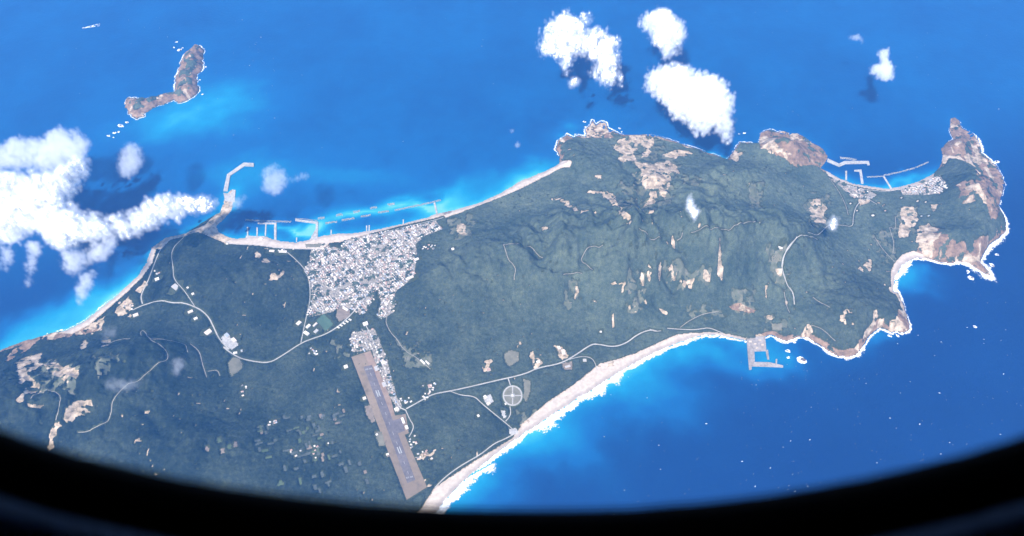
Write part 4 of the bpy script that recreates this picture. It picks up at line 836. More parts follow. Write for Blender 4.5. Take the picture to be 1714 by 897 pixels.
PLAIN = dict(white='white', cream='cream', grey='grey', rust='rust-red', blue='blue', dark='dark grey')
for k, (x, y, a_, wh, r1, r2, var) in enumerate(spots_h):
    cut(np.array([[x-7., y-7.], [x+7., y+7.]]), 9.0)
    rc = ROOFS[int(r1*len(ROOFS))]; kind = 'flat' if (r2 < .35 and rc in ('white', 'cream', 'grey')) else 'gable'; me = house_mesh(kind, rc, var); z = float(bil(H, x, y))+.3
    if k < 300:
        o = link('house', me); o.location = (x, y, z); o.rotation_euler = (0, 0, a_)
        if 'dense town' in wh: wh = LM[int(np.argmin(np.hypot(LMX[:, 0]-x, LMX[:, 1]-y)))][1]
        sz = ('small', 'long', 'squarish')[var]
        tag(o, '%s %s-roofed house %s' % (sz, PLAIN[rc], wh) if kind == 'gable' else '%s flat-roofed %s house %s' % (sz, PLAIN[rc], wh), 'house', '%s %s %s houses %s' % (sz, rc, kind, wh))
    else:
        vv = np.array([v.co for v in me.vertices]); c_, s_ = math.cos(a_), math.sin(a_); vv = np.c_[vv[:, 0]*c_-vv[:, 1]*s_+x, vv[:, 0]*s_+vv[:, 1]*c_+y, vv[:, 2]+z]
        B = hbuf.setdefault('x', ([], [], [])); k0 = len(B[0]); B[0].extend(map(tuple, vv))
        for p in me.polygons: B[1].append(tuple(i+k0 for i in p.vertices)); B[2].append(0 if p.material_index == 0 else 1+list(PLAIN).index(rc))
print('houses', len(spots_h))
if hbuf:
    V, F, mi = hbuf['x']; me = bpy.data.meshes.new('town_houses'); me.from_pydata(V, [], F); me.materials.append(M['wall'])
    for rc in PLAIN: me.materials.append(M['roof_'+rc])
    me.polygons.foreach_set('material_index', mi); me.update(); tag(link('town_houses', me), 'mass of tightly packed pale roofs in the upper town and north village', 'houses', kind='stuff')
# town trees: clumps between the roofs
tt = townM & (fbm(GX, GY, 26, 3, 141) > .68) & ~sm
o, u = sheet('town_trees', tt, H+4+5*vnoise(GX, GY, 9, 143), M['forest'], anyc=True)
fat = o.data.attributes.new('scrub', 'FLOAT', 'POINT'); fat.data.foreach_set('value', np.full(len(o.data.vertices), .75, np.float32)); tag(o, 'dark clumps of garden trees between the houses of town', 'trees', kind='stuff')

def building(px, L, Wd, Hh, ang, roof, label, kind='flat', name='building', cat='building'):
    x, y = ground([px])[0]; cut(np.array([[x-L*.4, y-Wd*.4], [x+L*.4, y+Wd*.4]]), max(L, Wd)*.55+5); V, W_, Rf = shape_house(L, Wd, Hh, kind, roof); e = empty(name, (x, y, float(bil(H, x, y))+.4)); e.rotation_euler = (0, 0, ang); tag(e, label, cat)
    for nm, FF, mt in (('walls', W_, 'wall'), ('roof', Rf, 'roof_'+roof)):
        me = bpy.data.meshes.new(nm); us = sorted({i for f_ in FF for i in f_}); mp = {i: j for j, i in enumerate(us)}
        me.from_pydata([V[i] for i in us], [], [tuple(mp[i] for i in f_) for f_ in FF]); me.materials.append(M[mt]); me.update(); link(nm, me, e)
sa = ta+.55
for args in ((K('c3', 125, 645)[0], 34, 20, 10, sa, 'white', 'large white school block, upper left of the school group'), (K('c3', 165, 635)[0], 36, 14, 9, sa, 'cream', 'long cream school block beside the sports field'), (K('c3', 115, 685)[0], 22, 42, 9, sa, 'white', 'long white school block on the left of its yard'), (K('c3', 170, 672)[0], 30, 22, 7, sa, 'grey', 'grey school hall in the middle of the school group'),
             (K('c3', 340, 545)[0], 16, 46, 9, sa, 'white', 'long white building beside the brown school ground'), (K('c3', 235, 545)[0], 24, 22, 8, sa, 'cream', 'square cream building above the green sports field'), (K('c3', 210, 265)[0], 26, 48, 8, ta, 'cream', 'long cream building at the upper left of town'), (K('c3', 280, 370)[0], 18, 44, 8, ta, 'cream', 'tall cream block in the left half of town'),
             (K('c3', 455, 630)[0], 34, 28, 9, ta, 'white', 'wide white building above the runway road'), (K('c3', 400, 760)[0], 26, 26, 8, ta, 'cream', 'square cream building at the top left of the airfield'), (K('c3', 342, 878)[0], 26, 24, 7, ta, 'white', 'bright white square shed left of the top of the airfield'), (K('c3', 70, 625)[0], 34, 26, 7, sa, 'cream', 'pale works building left of the school'),
             (K('c5', 672, 152)[0], 20, 18, 7, ta, 'white', 'white hut at the left corner of the airfield'), (K('c5', 757, 300)[0], 22, 20, 6, ta, 'cream', 'cream shed halfway down the left airfield edge'), (K('c5', 815, 470)[0], 14, 12, 5, ta, 'white', 'small white shed in the square airfield plot'), (K('c5', 865, 563)[0], 18, 12, 5, ta, 'white', 'small white shed low on the left airfield edge'),
             (K('c5', 938, 405)[0], 16, 44, 8, ta, 'white', 'long white airport terminal beside the apron'), (K('c5', 955, 437)[0], 18, 26, 8, ta, 'white', 'white airport building below the terminal'), (K('c5', 908, 352)[0], 28, 24, 7, ta, 'white', 'white hangar at the road corner above the apron'), (K('c5', 815, 160)[0], 30, 36, 7, ta, 'grey', 'big grey roof against the top right of the airfield'), (K('c5', 845, 130)[0], 30, 40, 7, ta, 'cream', 'big cream roof across the road from the airfield'),
             (K('c5', 850, 235)[0], 26, 34, 7, ta, 'grey', 'grey warehouse halfway along the runway road'), (K('c5', 1030, 130)[0], 12, 46, 5, ta+.35, 'white', 'long white greenhouse on the track right of town'), (K('c5', 1052, 133)[0], 10, 38, 5, ta+.35, 'white', 'second white greenhouse on the track right of town'),
             (K('c4', 955, 55)[0], 26, 34, 9, .8, 'blue', 'blue-roofed works shed in the grey yard'), (K('c4', 985, 75)[0], 22, 40, 9, .8, 'cream', 'long cream works shed in the grey yard'), (K('c4', 990, 128)[0], 26, 14, 6, .2, 'white', 'white roadside building below the grey yard'), (K('c4', 1017, 120)[0], 12, 14, 6, .2, 'blue', 'small blue-roofed building below the grey yard'), (K('c4', 875, 40)[0], 46, 32, 6, .8, 'cream', 'pale flat roof beside the main road above the grey yard'),
             (K('c1', 660, 630)[0], 36, 58, 7, .9, 'grey', 'large grey works roof with pale bays in the west woods'), (K('c1', 715, 722)[0], 36, 20, 6, .6, 'cream', 'cream roof beside the bend of the main road'), (K('c1', 735, 748)[0], 26, 18, 6, .6, 'white', 'white roof just below the bend of the main road'), (K('c1', 783, 800)[0], 40, 32, 7, .9, 'cream', 'wide cream roof on the left of the main road'), (K('c1', 705, 632)[0], 14, 14, 5, .6, 'white', 'tiny white building in the west woods, upper'), (K('c1', 724, 655)[0], 18, 16, 5, .6, 'white', 'tiny white building in the west woods, lower'),
             (K('c1', 590, 600)[0], 30, 26, 6, .5, 'white', 'white works building by the west shore road'), (K('c1', 510, 735)[0], 36, 26, 7, .5, 'cream', 'cream works building at the end of the west shore road'),
             (K('c2', 545, 660)[0], 60, 16, 7, -.05, 'white', 'long white harbour shed behind the quay road'), (K('c2', 470, 655)[0], 40, 18, 7, -.05, 'cream', 'cream harbour shed left of the long white one'), (K('c2', 395, 572)[0], 26, 18, 6, -.05, 'white', 'white fish market on the west quay'), (K('c2', 165, 665 - 60)[0], 18, 12, 5, 0, 'white', 'small white hut at the root of the pier neck'),
             (K('c6', 375, 215)[0], 26, 22, 6, .3, 'rust', 'pinkish-roofed building above the east road'), (K('c6', 600, 180)[0], 24, 18, 6, .3, 'white', 'white building in the sandy yard above the east road'), (K('c6', 715, 135)[0], 24, 40, 6, .2, 'cream', 'cream building where the east road bends'), (K('c6', 695, 115)[0], 18, 24, 6, .2, 'white', 'white building above the bend of the east road'), (K('c6', 812, 172)[0], 24, 20, 5, 0, 'grey', 'grey building inside the small beach loop road'), (K('c6', 735, 200)[0], 36, 14, 5, .3, 'grey', 'grey shed in the yard below the east road bend'),
             (K('c6', 360, 340)[0], 20, 24, 6, .6, 'white', 'white building in the pale yard by the beach lane'), (K('c6', 375, 370)[0], 24, 18, 6, .6, 'cream', 'cream building in the pale yard by the beach lane'), (K('c6', 885, 42)[0], 14, 12, 4, 0, 'white', 'tiny lone white hut in the woods above the east road'), (K('c6', 328, 425)[0], 14, 16, 4, .5, 'white', 'small white hut left of the beach lane'), (K('c6', 455, 370)[0], 20, 12, 5, .4, 'white', 'white pavilion against the lower left of the round park'),
             (K('c7', 168, 658)[0], 20, 22, 6, .4, 'white', 'white building alone in the woods right of town'), (K('c9', 650, 372)[0], 30, 26, 8, .3, 'white', 'large white school at the right end of the north village'), (K('c9', 228, 412)[0], 22, 20, 6, .3, 'cream', 'cream building inland of the north harbour'), (K('c9', 310, 508)[0], 20, 14, 5, .3, 'white', 'small white building in the woods behind the north village'), (K('c8', 1055, 775)[0], 24, 30, 5, .2, 'white', 'white building at the fork of the mountain road'), (K('c3', 750, 258)[0], 34, 20, 7, .5, 'white', 'white building beside the small green playing field'), (K('c3', 710, 365)[0], 60, 20, 7, .5, 'cream', 'long cream works roof at the right edge of town'), (K('c6', 108, 290)[0], 26, 24, 6, .3, 'rust', 'pinkish-roofed building left of the east road junction')):
    building(*args)
for k in range(5):
    building(K('c3', 298+k*17, 650-k*11)[0], 10, 22, 6, sa+.1, 'white', ['white row block below the main road, first from the left of five', 'white row block below the main road, second of five', 'white row block below the main road, middle of five', 'white row block below the main road, fourth of five', 'white row block below the main road, rightmost of five'][k])

# round park: ring path, cross paths and a small square on dark turf
pc = ground([K('c6', 484, 334)[0]])[0]; rx_ = ground([K('c6', 528, 334)[0]])[0][0]-pc[0]; ry_ = ground([K('c6', 484, 288)[0]])[0][1]-pc[1]
clear[((GX-pc[0])/(rx_*1.12+6))**2+((GY-pc[1])/(ry_*1.12+6))**2 < 1] = True
pk = empty('round_park', (pc[0], pc[1], float(bil(H, *pc)))); tag(pk, 'round park with pale ring path and cross paths beside the east road', 'park')
zc_ = [float(bil(H, pc[0]+rx_*math.cos(t)*r_, pc[1]+ry_*math.sin(t)*r_)) for t in np.linspace(0, 6.2, 24) for r_ in (.3, .7, 1)]
zb = max(zc_)-pk.location.z+1.2
def disc(nm, r0, r1, z, mat, nn=64):
    V = []; F = []
    for r_ in (r0, r1):
        for i in range(nn): V.append((rx_*r_*math.cos(2*math.pi*i/nn), ry_*r_*math.sin(2*math.pi*i/nn), z))
    for i in range(nn): F.append((i, nn+i, nn+(i+1) % nn, (i+1) % nn))
    if r0 == 0: V = V[nn:]; F = [tuple(range(nn))]
    if r0 == 0:
        me = bpy.data.meshes.new(nm); me.from_pydata(V, [], F); me.materials.append(M[mat]); return link(nm, me, pk)
    return link(nm, mesh_np(nm, V, F, M[mat]), pk)
disc('turf', 0, 1.04, zb, 'folive'); disc('ring_path', .88, 1.02, zb+.8, 'road'); disc('bank', 1.0, 1.1, zb-1.0, 'fgreen')
for a_ in (0, math.pi/2, math.pi, 1.5*math.pi):
    x1, y1 = rx_*.9*math.cos(a_), ry_*.9*math.sin(a_); x0, y0 = rx_*.2*math.cos(a_), ry_*.2*math.sin(a_); nx_, ny_ = -math.sin(a_)*4, math.cos(a_)*4
    link('cross_path', mesh_np('cross_path', [(x0+nx_, y0+ny_, zb+.5), (x0-nx_, y0-ny_, zb+.5), (x1-nx_, y1-ny_, zb+.5), (x1+nx_, y1+ny_, zb+.5)], [(0, 1, 2, 3)], M['road']), pk)
s_ = rx_*.2; link('paved_square', mesh_np('paved_square', [(-s_, -s_, zb+1), (s_, -s_, zb+1), (s_, s_, zb+1), (-s_, s_, zb+1)], [(0, 1, 2, 3)], M['road']), pk)
V, W_, Rf = shape_house(9, 9, 4, 'gable', 'white'); me = bpy.data.meshes.new('pavilion'); me.from_pydata([(x, y, z+zb+2) for x, y, z in V], [], W_+Rf); me.materials.append(M['roof_white']); link('pavilion', me, pk)

# ------------------------------------------------------------------ the island, its beaches, its woods, the islet
def zonecol(me, u):
    def bl(a):
        a = a.astype(float)
        P_ = np.pad(a, 1, mode='edge'); return (P_[1:-1, 1:-1]*4+P_[:-2, 1:-1]+P_[2:, 1:-1]+P_[1:-1, :-2]+P_[1:-1, 2:])/8
    Z = np.stack([np.maximum(bl(bareM), bl(sandM)), bl(rockM)*.75, bl(townM), bl(grassM)], -1).reshape(-1, 4)[u]
    a = me.color_attributes.new('zone', 'FLOAT_COLOR', 'POINT'); a.data.foreach_set('color', Z.astype(np.float32).ravel())
for nm, mk, lb in (('main_island', LANDM, 'large wooded volcanic island with beaches, cliffs and a long mountain'), ('rocky_islet', LANDI, 'small bent rocky islet off the upper left with bare brown slopes')):
    grow = mk.copy()
    for _ in range(2):
        g2 = grow.copy(); g2[1:] |= grow[:-1]; g2[:-1] |= grow[1:]; g2[:, 1:] |= grow[:, :-1]; g2[:, :-1] |= grow[:, 1:]; grow = g2
    Hs = np.where(mk, H+(fbm(GX, GY, 26, 3, 55)-.5)*np.where(bareM | rockM, 9.0, .5)*np.clip(DL/20, 0, 1), -6)
    o, u = sheet(nm, grow, Hs, M['ground'], jitter=False, smooth=True); zonecol(o.data, u); tag(o, lb, 'island', kind='structure')
for nm, p, lb in (('beach', SAND_E, 'long pale sand beach along the lower right shore'), ('beach', SAND_W, 'white sand beach between the town and the west harbours'), ('beach', SAND_N, 'narrow sand beach curving from the town up to the headland'),
                  ('beach', SAND_S, 'sandy shore of the left-hand bay'), ('beach', SAND_K, 'thin grey beach of the north harbour bay'), ('beach', SAND_B, 'short beach with surf in the right-hand bay')):
    mk = zone([p], 3) & (DL > 3)
    o, u = sheet(nm, mk, H+.5+.5*fbm(GX, GY, 25, 3, 71), M['beach'], smooth=True); tag(o, lb, 'beach', kind='structure')
    wa = o.data.attributes.new('wet', 'FLOAT', 'POINT'); wa.data.foreach_set('value', (.62*sstep(40, 16, DL)).ravel()[u].astype(np.float32))
sparse = rockM & (fbm(GX, GY, 70, 4, 83) < .54)
fd = edt(clear | ~LAND)
gap = (vnoise(GX, GY, 14, 85) > .93) & (fbm(GX, GY, 300, 2, 86) > .5)
fm = (LANDM | LANDI & (fbm(GX, GY, 50, 4, 84) > .45) & (DL > 35)) & ~clear & ~(grassM & (vnoise(GX, GY, 16, 253) > .35)) & ~(sparse & LANDM) & ~gap & (DL > 9) & (GY > YA+6)
crown = 3.5+7.5*fbm(GX, GY, 17, 2, 88)+4.5*_h(np.arange(NX*NY).reshape(NY, NX), np.zeros((NY, NX), np.int64)+7, 9)+7*(fbm(GX, GY, 80, 3, 89)-.5)
crown *= np.where(rockM, .45, 1.0)*np.clip(fd/14, .35, 1)
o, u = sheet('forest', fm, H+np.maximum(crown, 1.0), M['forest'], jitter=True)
scrub_haze_f = softfield([(60, 700, .0), (250, 700, .0), (300, 820, .0), (500, 800, .1), (450, 480, .12), (330, 480, .1), (600, 700, .3), (800, 700, .4), (900, 600, .55), (780, 520, .5), (850, 400, .8), (1000, 350, .95), (1000, 470, .8), (1150, 400, 1.), (1250, 300, 1.), (1100, 520, .75), (1300, 500, .8), (1450, 400, .9), (1420, 540, .45), (1500, 520, .35), (1350, 300, .95), (600, 600, .3), (1600, 350, .7), (900, 350, .9), (310, 150, 1.), (250, 175, 1.)], 3)  # haze over the mountain woods painted as paler foliage, near lower-left woods dark
fat = o.data.attributes.new('scrub', 'FLOAT', 'POINT'); fat.data.foreach_set('value', scrub_haze_f.ravel()[u].astype(np.float32)); tag(o, 'dense green woodland covering the island', 'forest', kind='stuff')

# ------------------------------------------------------------------ the boat and its wake
bx0, bx1 = flat([K('c13', 30, 80)[0], K('c13', 112, 64)[0]]); bd = bx1-bx0; bl_ = np.hypot(*bd); ba = math.atan2(bd[1], bd[0])
bt = empty('motor_boat', (bx0[0], bx0[1], 0)); bt.rotation_euler = (0, 0, ba); tag(bt, 'white boat trailing a long wake near the upper left corner', 'boat')
Lb, Wb = 34.0, 8.0; S = [(-.5, .02, 2.6), (-.3, .62, 2.2), (0, .95, 2.0), (.35, 1, 2.0), (.5, .85, 2.0)]; V = []; F = []
for t, w, z in S: V += [(t*Lb, -w*Wb/2, z), (t*Lb, -w*Wb*.3, -1), (t*Lb, w*Wb*.3, -1), (t*Lb, w*Wb/2, z)]
for i in range(4):
    for j in range(4): F.append((i*4+j, i*4+(j+1) % 4, i*4+4+(j+1) % 4, i*4+4+j))
F.append((16, 17, 18, 19)); link('hull', mesh_np('hull', V, F, M['roof_white']), bt)
V, W_, Rf = shape_house(13, 5, 5.5, 'flat', 'white'); me = bpy.data.meshes.new('cabin'); me.from_pydata(V, [], W_+Rf); me.materials.append(M['roof_white']); link('cabin', me, bt)
V = []; F = []; nn = 30; q = np.random.default_rng(3)
for i in range(nn):
    t = i/(nn-1); w = 7+14*t**.6
    for s in (-1, -.55, .55, 1): V.append((12+t*(bl_-12), s*w*(1+q.normal()*.10), .5+.3*q.random()))
for i in range(nn-1):
    for j in range(3):
        if j == 1 and i > 7 and q.random() < .75: continue
        if q.random() < .12+.5*(i/nn): continue
        F.append((i*4+j, i*4+4+j, i*4+5+j, i*4+1+j))
tag(link('wake', mesh_np('wake', V, F, M['foam']), bt))

# ------------------------------------------------------------------ clouds: real volumes above the island
def cloud_mat(name, dens, colr=(1, 1, 1), g=-.1):
    m = bpy.data.materials.new(name); m.use_nodes = True; n = m.node_tree.nodes; l = m.node_tree.links; n.clear()
    out = n.new("ShaderNodeOutputMaterial"); v = n.new("ShaderNodeVolumePrincipled"); v.inputs["Color"].default_value = (*colr, 1); v.inputs["Anisotropy"].default_value = g
    v.inputs["Density Attribute"].default_value = 'density'; v.inputs["Density"].default_value = dens
    l.new(v.outputs[0], out.inputs["Volume"]); return m
def cloud(polys, zc, thick, rad, dens, label, seed, name='cloud', vox=7.5, wisp=.9, nscale=90.0, group=None, core=None, soft=60.0, bias=.12):
    q = np.random.default_rng(seed); pts = []; ww = []
    rad *= .8; thick *= .8
    if core is None: core = .985 if dens > .02 else 0
    if core: dens *= .5
    for P in polys:
        W = flat(P, zc); lo = W.min(0); hi_ = W.max(0); area = 0
        for i in range(len(W)): area += W[i][0]*W[(i+1) % len(W)][1]-W[(i+1) % len(W)][0]*W[i][1]
        n_ = int(abs(area)/2/(rad*rad)*7)+12; c_ = q.uniform(lo, hi_, (n_*6, 2)); c_ = c_[inpoly(W, c_[:, 0], c_[:, 1])][:n_]
        B_ = np.roll(W, -1, 0); dd = np.full(len(c_), 1e9)
        for p_, e_ in zip(W, B_):
            t_ = np.clip(((c_-p_) @ (e_-p_))/max((e_-p_) @ (e_-p_), 1e-6), 0, 1); dd = np.minimum(dd, np.hypot(*(c_-p_-t_[:, None]*(e_-p_)).T))
        ed = min(soft, dd.max()*.85); ww += list(np.clip(.12+dd/ed, 0, 1))
        for x, y in c_: pts.append((x, y, zc+thick*(q.beta(1.5, 2)-.35)))
    pts = np.array(pts); me = bpy.data.meshes.new(name); me.from_pydata([tuple(p) for p in pts], [], []); me.update(); wa = me.attributes.new('w', 'FLOAT', 'POINT'); wa.data.foreach_set('value', np.array(ww, np.float32)); o = link(name, me); tag(o, label, 'cloud', group)
    lo = pts.min(0)-rad*1.3; hi_ = pts.max(0)+rad*1.3
    ng = bpy.data.node_groups.new('cloud_field', 'GeometryNodeTree'); ng.interface.new_socket('Geometry', in_out='INPUT', socket_type='NodeSocketGeometry'); ng.interface.new_socket('Geometry', in_out='OUTPUT', socket_type='NodeSocketGeometry')
    N = ng.nodes; Lk = ng.links; gi = N.new('NodeGroupInput'); go = N.new('NodeGroupOutput')
    pr = N.new('GeometryNodeProximity'); pr.target_element = 'POINTS'; Lk.new(gi.outputs[0], pr.inputs[0])
    ps = N.new('GeometryNodeInputPosition'); sq_ = N.new('ShaderNodeVectorMath'); sq_.operation = 'MULTIPLY'; sq_.inputs[1].default_value = (1, 1, .35); Lk.new(ps.outputs[0], sq_.inputs[0])
    def tn(scale, det, ro):
        t = N.new('ShaderNodeTexNoise'); t.inputs['Scale'].default_value = scale; t.inputs['Detail'].default_value = det; t.inputs['Roughness'].default_value = ro; Lk.new(sq_.outputs[0], t.inputs['Vector']); return t.outputs[0]
    def mm(op, a, b=None, c=None, cl=False):
        x = N.new('ShaderNodeMath'); x.operation = op; x.use_clamp = cl
        for s, v in enumerate((a, b, c)):
            if v is None: continue
            if hasattr(v, 'is_linked'): Lk.new(v, x.inputs[s])
            else: x.inputs[s].default_value = v
        return x.outputs[0]
    sn_ = N.new('GeometryNodeSampleNearest'); Lk.new(gi.outputs[0], sn_.inputs[0]); si_ = N.new('GeometryNodeSampleIndex'); Lk.new(gi.outputs[0], si_.inputs[0]); Lk.new(sn_.outputs[0], si_.inputs['Index'])
    na_ = N.new('GeometryNodeInputNamedAttribute'); na_.inputs[0].default_value = 'w'; Lk.new(na_.outputs[0], si_.inputs['Value'])
    s_ = mm('SUBTRACT', si_.outputs[0], mm('DIVIDE', pr.outputs['Distance'], rad))
    nz = mm('ADD', mm('MULTIPLY', mm('SUBTRACT', tn(1.0/(nscale*2.2), 3, .55), .5), wisp*1.6), mm('MULTIPLY', mm('SUBTRACT', tn(1.0/(nscale*.6), 6, .74), .5), wisp*2.6))
    d_ = mm('MULTIPLY', mm('ADD', mm('ADD', s_, bias), nz), 1.3, None, True)
    d_ = mm('POWER', d_, 1.4)
    vc = N.new('GeometryNodeVolumeCube'); Lk.new(d_, vc.inputs['Density']); vc.inputs['Min'].default_value = tuple(lo); vc.inputs['Max'].default_value = tuple(hi_)
    for k, nm in enumerate(('Resolution X', 'Resolution Y', 'Resolution Z')): vc.inputs[nm].default_value = max(8, int((hi_[k]-lo[k])/vox))
    st = N.new('GeometryNodeSetMaterial'); Lk.new(vc.outputs[0], st.inputs[0]); src = st
    ng2 = ng.copy(); mt = cloud_mat('cloud_vapour', dens); st.inputs['Material'].default_value = mt; Lk.new(st.outputs[0], go.inputs[0])
    if core:                                  # the dense heart of the cloud as a lumpy solid, the vapour round it as its part
        N2 = ng2.nodes; L2 = ng2.links; vc2 = [x for x in N2 if x.bl_idname == 'GeometryNodeVolumeCube'][0]; st2 = [x for x in N2 if x.bl_idname == 'GeometryNodeSetMaterial'][0]; go2 = [x for x in N2 if x.bl_idname == 'NodeGroupOutput'][0]
        vm = N2.new('GeometryNodeVolumeToMesh'); vm.inputs['Threshold'].default_value = core; L2.new(vc2.outputs[0], vm.inputs[0]); L2.new(vm.outputs[0], st2.inputs[0]); st2.inputs['Material'].default_value = M['cloudcore']
        sm_ = N2.new('GeometryNodeSetShadeSmooth'); L2.new(st2.outputs[0], sm_.inputs[0]); L2.new(sm_.outputs[0], go2.inputs[0])
        md = o.modifiers.new('cloud_field', 'NODES'); md.node_group = ng2
        v = link('vapour', me.copy(), o); md = v.modifiers.new('cloud_field', 'NODES'); md.node_group = ng
    else:
        md = o.modifiers.new('cloud_field', 'NODES'); md.node_group = ng
    return o
M['cloudcore'] = flat_mat('dense_cloud', (.93, .93, .93), 1.0, 0.0, .02)
CZ = 560.0
cloud([K('c1', 0, 190, 90, 200, 170, 210, 250, 180, 330, 140, 335, 190, 300, 260, 285, 330, 330, 365, 420, 370, 500, 360, 560, 310, 640, 300, 700, 290, 700, 350, 580, 400, 500, 425, 420, 430, 330, 470, 250, 480, 170, 460, 110, 430, 60, 470, 0, 470, -120, 470, -120, 200)], CZ, 170, 46, .05, 'huge bright cloud bank over the left-hand bay', 1, wisp=1.3, soft=120, bias=.22, nscale=120)
cloud([K('c1', 0, 100, 60, 70, 150, 70, 220, 30, 300, 40, 350, 90, 330, 135, 250, 170, 170, 200, 90, 190, 0, 180, -100, 180, -100, 110), K('c1', 0, 480, 60, 480, 30, 560, 0, 570), K('c1', 100, 450, 160, 470, 130, 560, 110, 640, 95, 640, 100, 540), K('c1', 220, 490, 330, 490, 400, 440, 480, 430, 420, 500, 330, 560, 280, 600, 230, 560), K('c1', 300, 590, 370, 550, 360, 620, 320, 690, 290, 700, 280, 650)], CZ-30, 80, 42, .014, 'thin ragged veil hanging round the left cloud bank', 2, wisp=1.1)
cloud([K('c1', 640, 310, 690, 280, 780, 285, 825, 305, 800, 345, 720, 365, 650, 345)], CZ, 80, 36, .024, 'pale puff of cloud over the pier neck', 3)
cloud([K('c1', 435, 130, 470, 90, 530, 95, 555, 150, 515, 205, 455, 225, 440, 180)], CZ, 60, 34, .010, 'small soft cloud just below the islet rocks', 4, wisp=1.0)
cloud([K('c2', 360, 120, 420, 75, 500, 60, 560, 95, 590, 150, 700, 120, 730, 145, 600, 195, 555, 250, 480, 285, 410, 255), K('c1', 850, 290, 930, 290, 920, 330, 860, 340)], CZ, 50, 30, .0085, 'faint wispy cloud right of the angled pier', 5, wisp=1.1)
cloud([K('c12', 160, 270, 195, 170, 260, 90, 370, 50, 385, 110, 400, 90, 480, 95, 490, 170, 560, 180, 650, 260, 655, 340, 670, 500, 560, 515, 480, 430, 460, 350, 400, 330, 380, 420, 330, 440, 300, 360, 240, 340, 180, 310)], CZ, 120, 40, .045, 'broken white cloud with gaps, left of the two big upper ones', 6, wisp=2.1, soft=110, bias=-.04, nscale=85, core=.9)
cloud([K('c12', 340, 470, 370, 445, 425, 460, 420, 500, 350, 520)], CZ, 60, 28, .03, 'small round puff just below the broken upper cloud', 7)
cloud([K('c12', 750, 130, 790, 90, 870, 60, 930, 70, 990, 130, 1040, 190, 1045, 230, 1010, 290, 940, 335, 880, 330, 850, 260, 790, 200, 755, 170)], CZ, 130, 40, .055, 'bright cloud above the biggest white cloud', 8, wisp=1.4, soft=90, bias=.0)
cloud([K('c12', 790, 440, 880, 400, 1010, 395, 1070, 430, 1130, 460, 1240, 480, 1300, 580, 1310, 700, 1290, 810, 1250, 820, 1200, 740, 1090, 770, 1010, 690, 920, 640, 870, 560, 790, 510)], CZ, 210, 46, .07, 'biggest solid white cloud above the north-west shore', 9, wisp=1.15, soft=90)
cloud([K('c16', 205, 175, 260, 180, 330, 160, 400, 210, 400, 260, 330, 235, 250, 215)], CZ, 40, 24, .018, 'tiny flat cloud near the upper right corner', 10, wisp=1.0)
cloud([K('c16', 525, 350, 600, 300, 640, 320, 660, 420, 700, 520, 690, 640, 540, 610, 435, 550, 430, 500, 520, 460)], CZ, 70, 26, .035, 'small white cloud at upper right over open sea', 11, wisp=1.3, core=0)
cloud([K('c8', 500, 520, 540, 470, 560, 540, 600, 580, 560, 625, 520, 570)], CZ, 80, 22, .05, 'small bright cloud with a dark shadow over the mountain woods', 12, bias=.3)
cloud([K('c8', 1310, 630, 1360, 590, 1400, 620, 1380, 690, 1340, 670)], CZ, 60, 22, .03, 'small cloud over the terraced clearing on the right', 13, bias=.25)
cloud([K('c4', 410, 260, 470, 220, 560, 230, 620, 240, 600, 270, 500, 300, 430, 300), K('c4', 420, 20, 500, 10, 500, 60, 430, 80)], CZ-40, 40, 40, .0035, 'faint streak of mist over the lower left quarry', 14, wisp=1.0)
cloud([K('c4', 715, 150, 770, 140, 790, 180, 740, 230, 715, 200)], CZ-40, 40, 32, .006, 'faint small mist puff in the lower left woods', 15, wisp=.9)
cloud([K('c7', 455, 160, 480, 140, 505, 150, 480, 172), K('c7', 440, 80, 465, 78, 460, 90)], CZ, 30, 18, .010, 'tiny wisp over the sea left of the headland', 16, wisp=1.0)

# ------------------------------------------------------------------ haze between the aircraft and the island
m = bpy.data.materials.new('haze_air'); m.use_nodes = True; n = m.node_tree.nodes; l = m.node_tree.links; n.clear()
out = n.new("ShaderNodeOutputMaterial"); v = n.new("ShaderNodeVolumePrincipled"); v.inputs["Color"].default_value = (.15, .47, 1.0, 1); v.inputs["Density"].default_value = 3.3e-5; v.inputs["Anisotropy"].default_value = 0.0
l.new(v.outputs[0], out.inputs["Volume"])
bm = bmesh.new(); bmesh.ops.create_cube(bm, size=1.0)
for vv in bm.verts: vv.co = Vector((vv.co.x*440000, vv.co.y*440000, 4560 if vv.co.z > 0 else -60))
me = bpy.data.meshes.new('haze'); bm.to_mesh(me); bm.free(); me.materials.append(m); tag(link('haze', me), 'thin blue haze over the sea and island', 'haze', kind='stuff')

# ------------------------------------------------------------------ the aircraft window the view is taken through
BANK = R(30)
m, n, l, b = new_mat('cabin_black_rubber'); b.inputs["Base Color"].default_value = (.004, .004, .005, 1); b.inputs["Roughness"].default_value = .8; b.inputs["Specular IOR Level"].default_value = .1; M['rubber'] = m
l.new(ramp(n, l, noise_node(n, l, 300, 3), [(.3, (.003, .003, .004)), (.7, (.006, .006, .007))]), b.inputs["Base Color"])
m, n, l, b = new_mat('cabin_dark_plastic'); b.inputs["Roughness"].default_value = .6; M['plastic'] = m
l.new(ramp(n, l, noise_node(n, l, 200, 3), [(.3, (.22, .30, .48)), (.7, (.26, .35, .54))]), b.inputs["Base Color"])
wroot = empty('aircraft_window', (0, 0, ALT)); wroot.rotation_euler = (-BANK, 0, 0); tag(wroot, 'dark out-of-focus lower rim of the aircraft window along the bottom', 'window')
Rb = np.array(Matrix.Rotation(BANK, 3, 'X'))                # world -> cabin frame
D0 = .125
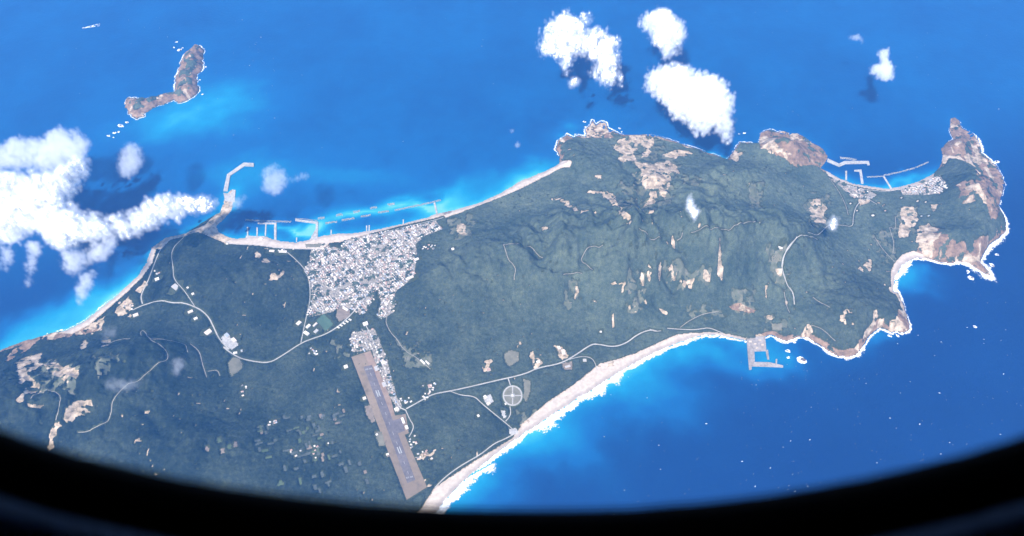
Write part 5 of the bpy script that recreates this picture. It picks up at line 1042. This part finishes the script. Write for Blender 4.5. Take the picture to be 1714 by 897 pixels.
RIM = [(-60, 706), (0, 731), (100, 764), (200, 791), (300, 812), (400, 829), (500, 842), (600, 851), (700, 858), (800, 862), (900, 864), (1000, 863), (1100, 858), (1200, 849), (1300, 837), (1400, 821), (1500, 801), (1600, 776), (1714, 742), (1780, 718)]
d_ = rays(RIM) @ Rb.T; arc = d_[:, [0, 2]]*(D0/d_[:, 1])[:, None]   # x, z in the wall plane
(xl, zl), (xr, zr) = arc[0], arc[-1]; ztop = .16; cxm = (xl+xr)/2
side_r = [(xr+.016*math.sin(t*math.pi/2), zr+(ztop-.05-zr)*t) for t in np.linspace(.12, .8, 8)]; side_l = [(xl-.016*math.sin(t*math.pi/2), zl+(ztop-.05-zl)*t) for t in np.linspace(.8, .12, 8)]
top_ = [(cxm+(xr-xl)/2*1.12*math.cos(t), .06+.12*math.sin(t)) for t in np.linspace(.1, math.pi-.1, 16)]
loop = resample(np.concatenate([smooth_line(np.array(list(map(tuple, arc))+side_r+top_+side_l+[tuple(arc[0])]), 2)]), .004)[:-1]
def offs(P, d):
    T = np.roll(P, -1, 0)-np.roll(P, 1, 0); T /= np.hypot(T[:, 0], T[:, 1])[:, None]; return P+np.stack([T[:, 1], -T[:, 0]], 1)*d
def loft(nm, prof, mat):
    V = []; k = len(loop); F = []
    for o_, y_ in prof:
        P = offs(loop, o_); V += [(p[0], y_, p[1]) for p in P]
    i = np.arange(k)
    for r_ in range(len(prof)-1): F.append(np.stack([r_*k+i, r_*k+(i+1) % k, (r_+1)*k+(i+1) % k, (r_+1)*k+i], 1))
    return link(nm, mesh_np(nm, V, np.concatenate(F), M[mat], smooth=True), wroot)
loft('window_seal', [(.004, D0+.006), (0, D0+.002), (.0005, D0-.001), (.004, D0-.003), (.0095, D0-.004)], 'rubber')
loft('window_bezel', [(.0093, D0-.0035), (.0100, D0-.0060), (.012, D0-.0068), (.0165, D0-.0070), (.0175, D0-.0062)], 'plastic')
loft('shade_groove', [(.0175, D0-.006), (.0178, D0-.002), (.0215, D0-.002), (.0218, D0-.008)], 'rubber')
pn = [(.0216, D0-.0078), (.0225, D0-.0095), (.05, D0-.012), (.12, D0-.012)]
loft('wall_panel', pn, 'plastic')
outer = offs(loop, .12); V = [(p[0], D0-.012, p[1]) for p in outer]; k = len(V); c0 = outer.mean(0)
for p in outer:
    d = p-c0; s = .75/max(abs(d)); V.append((c0[0]+d[0]*s, D0-.012, c0[1]+d[1]*s))
i = np.arange(k); F = np.stack([i, (i+1) % k, k+(i+1) % k, k+i], 1)
link('cabin_side_wall', mesh_np('cabin_side_wall', V, F, M['plastic']), wroot)
x0, x1, y0, y1, z0, z1 = c0[0]-.75, c0[0]+.75, -1.6, D0-.012, c0[1]-.75, c0[1]+.75
V = [(x0, y0, z0), (x1, y0, z0), (x1, y1, z0), (x0, y1, z0), (x0, y0, z1), (x1, y0, z1), (x1, y1, z1), (x0, y1, z1)]
link('cabin_lining', mesh_np('cabin_lining', V, [(0, 1, 2, 3), (4, 7, 6, 5), (0, 4, 5, 1), (1, 5, 6, 2), (0, 3, 7, 4)], M['plastic']), wroot)
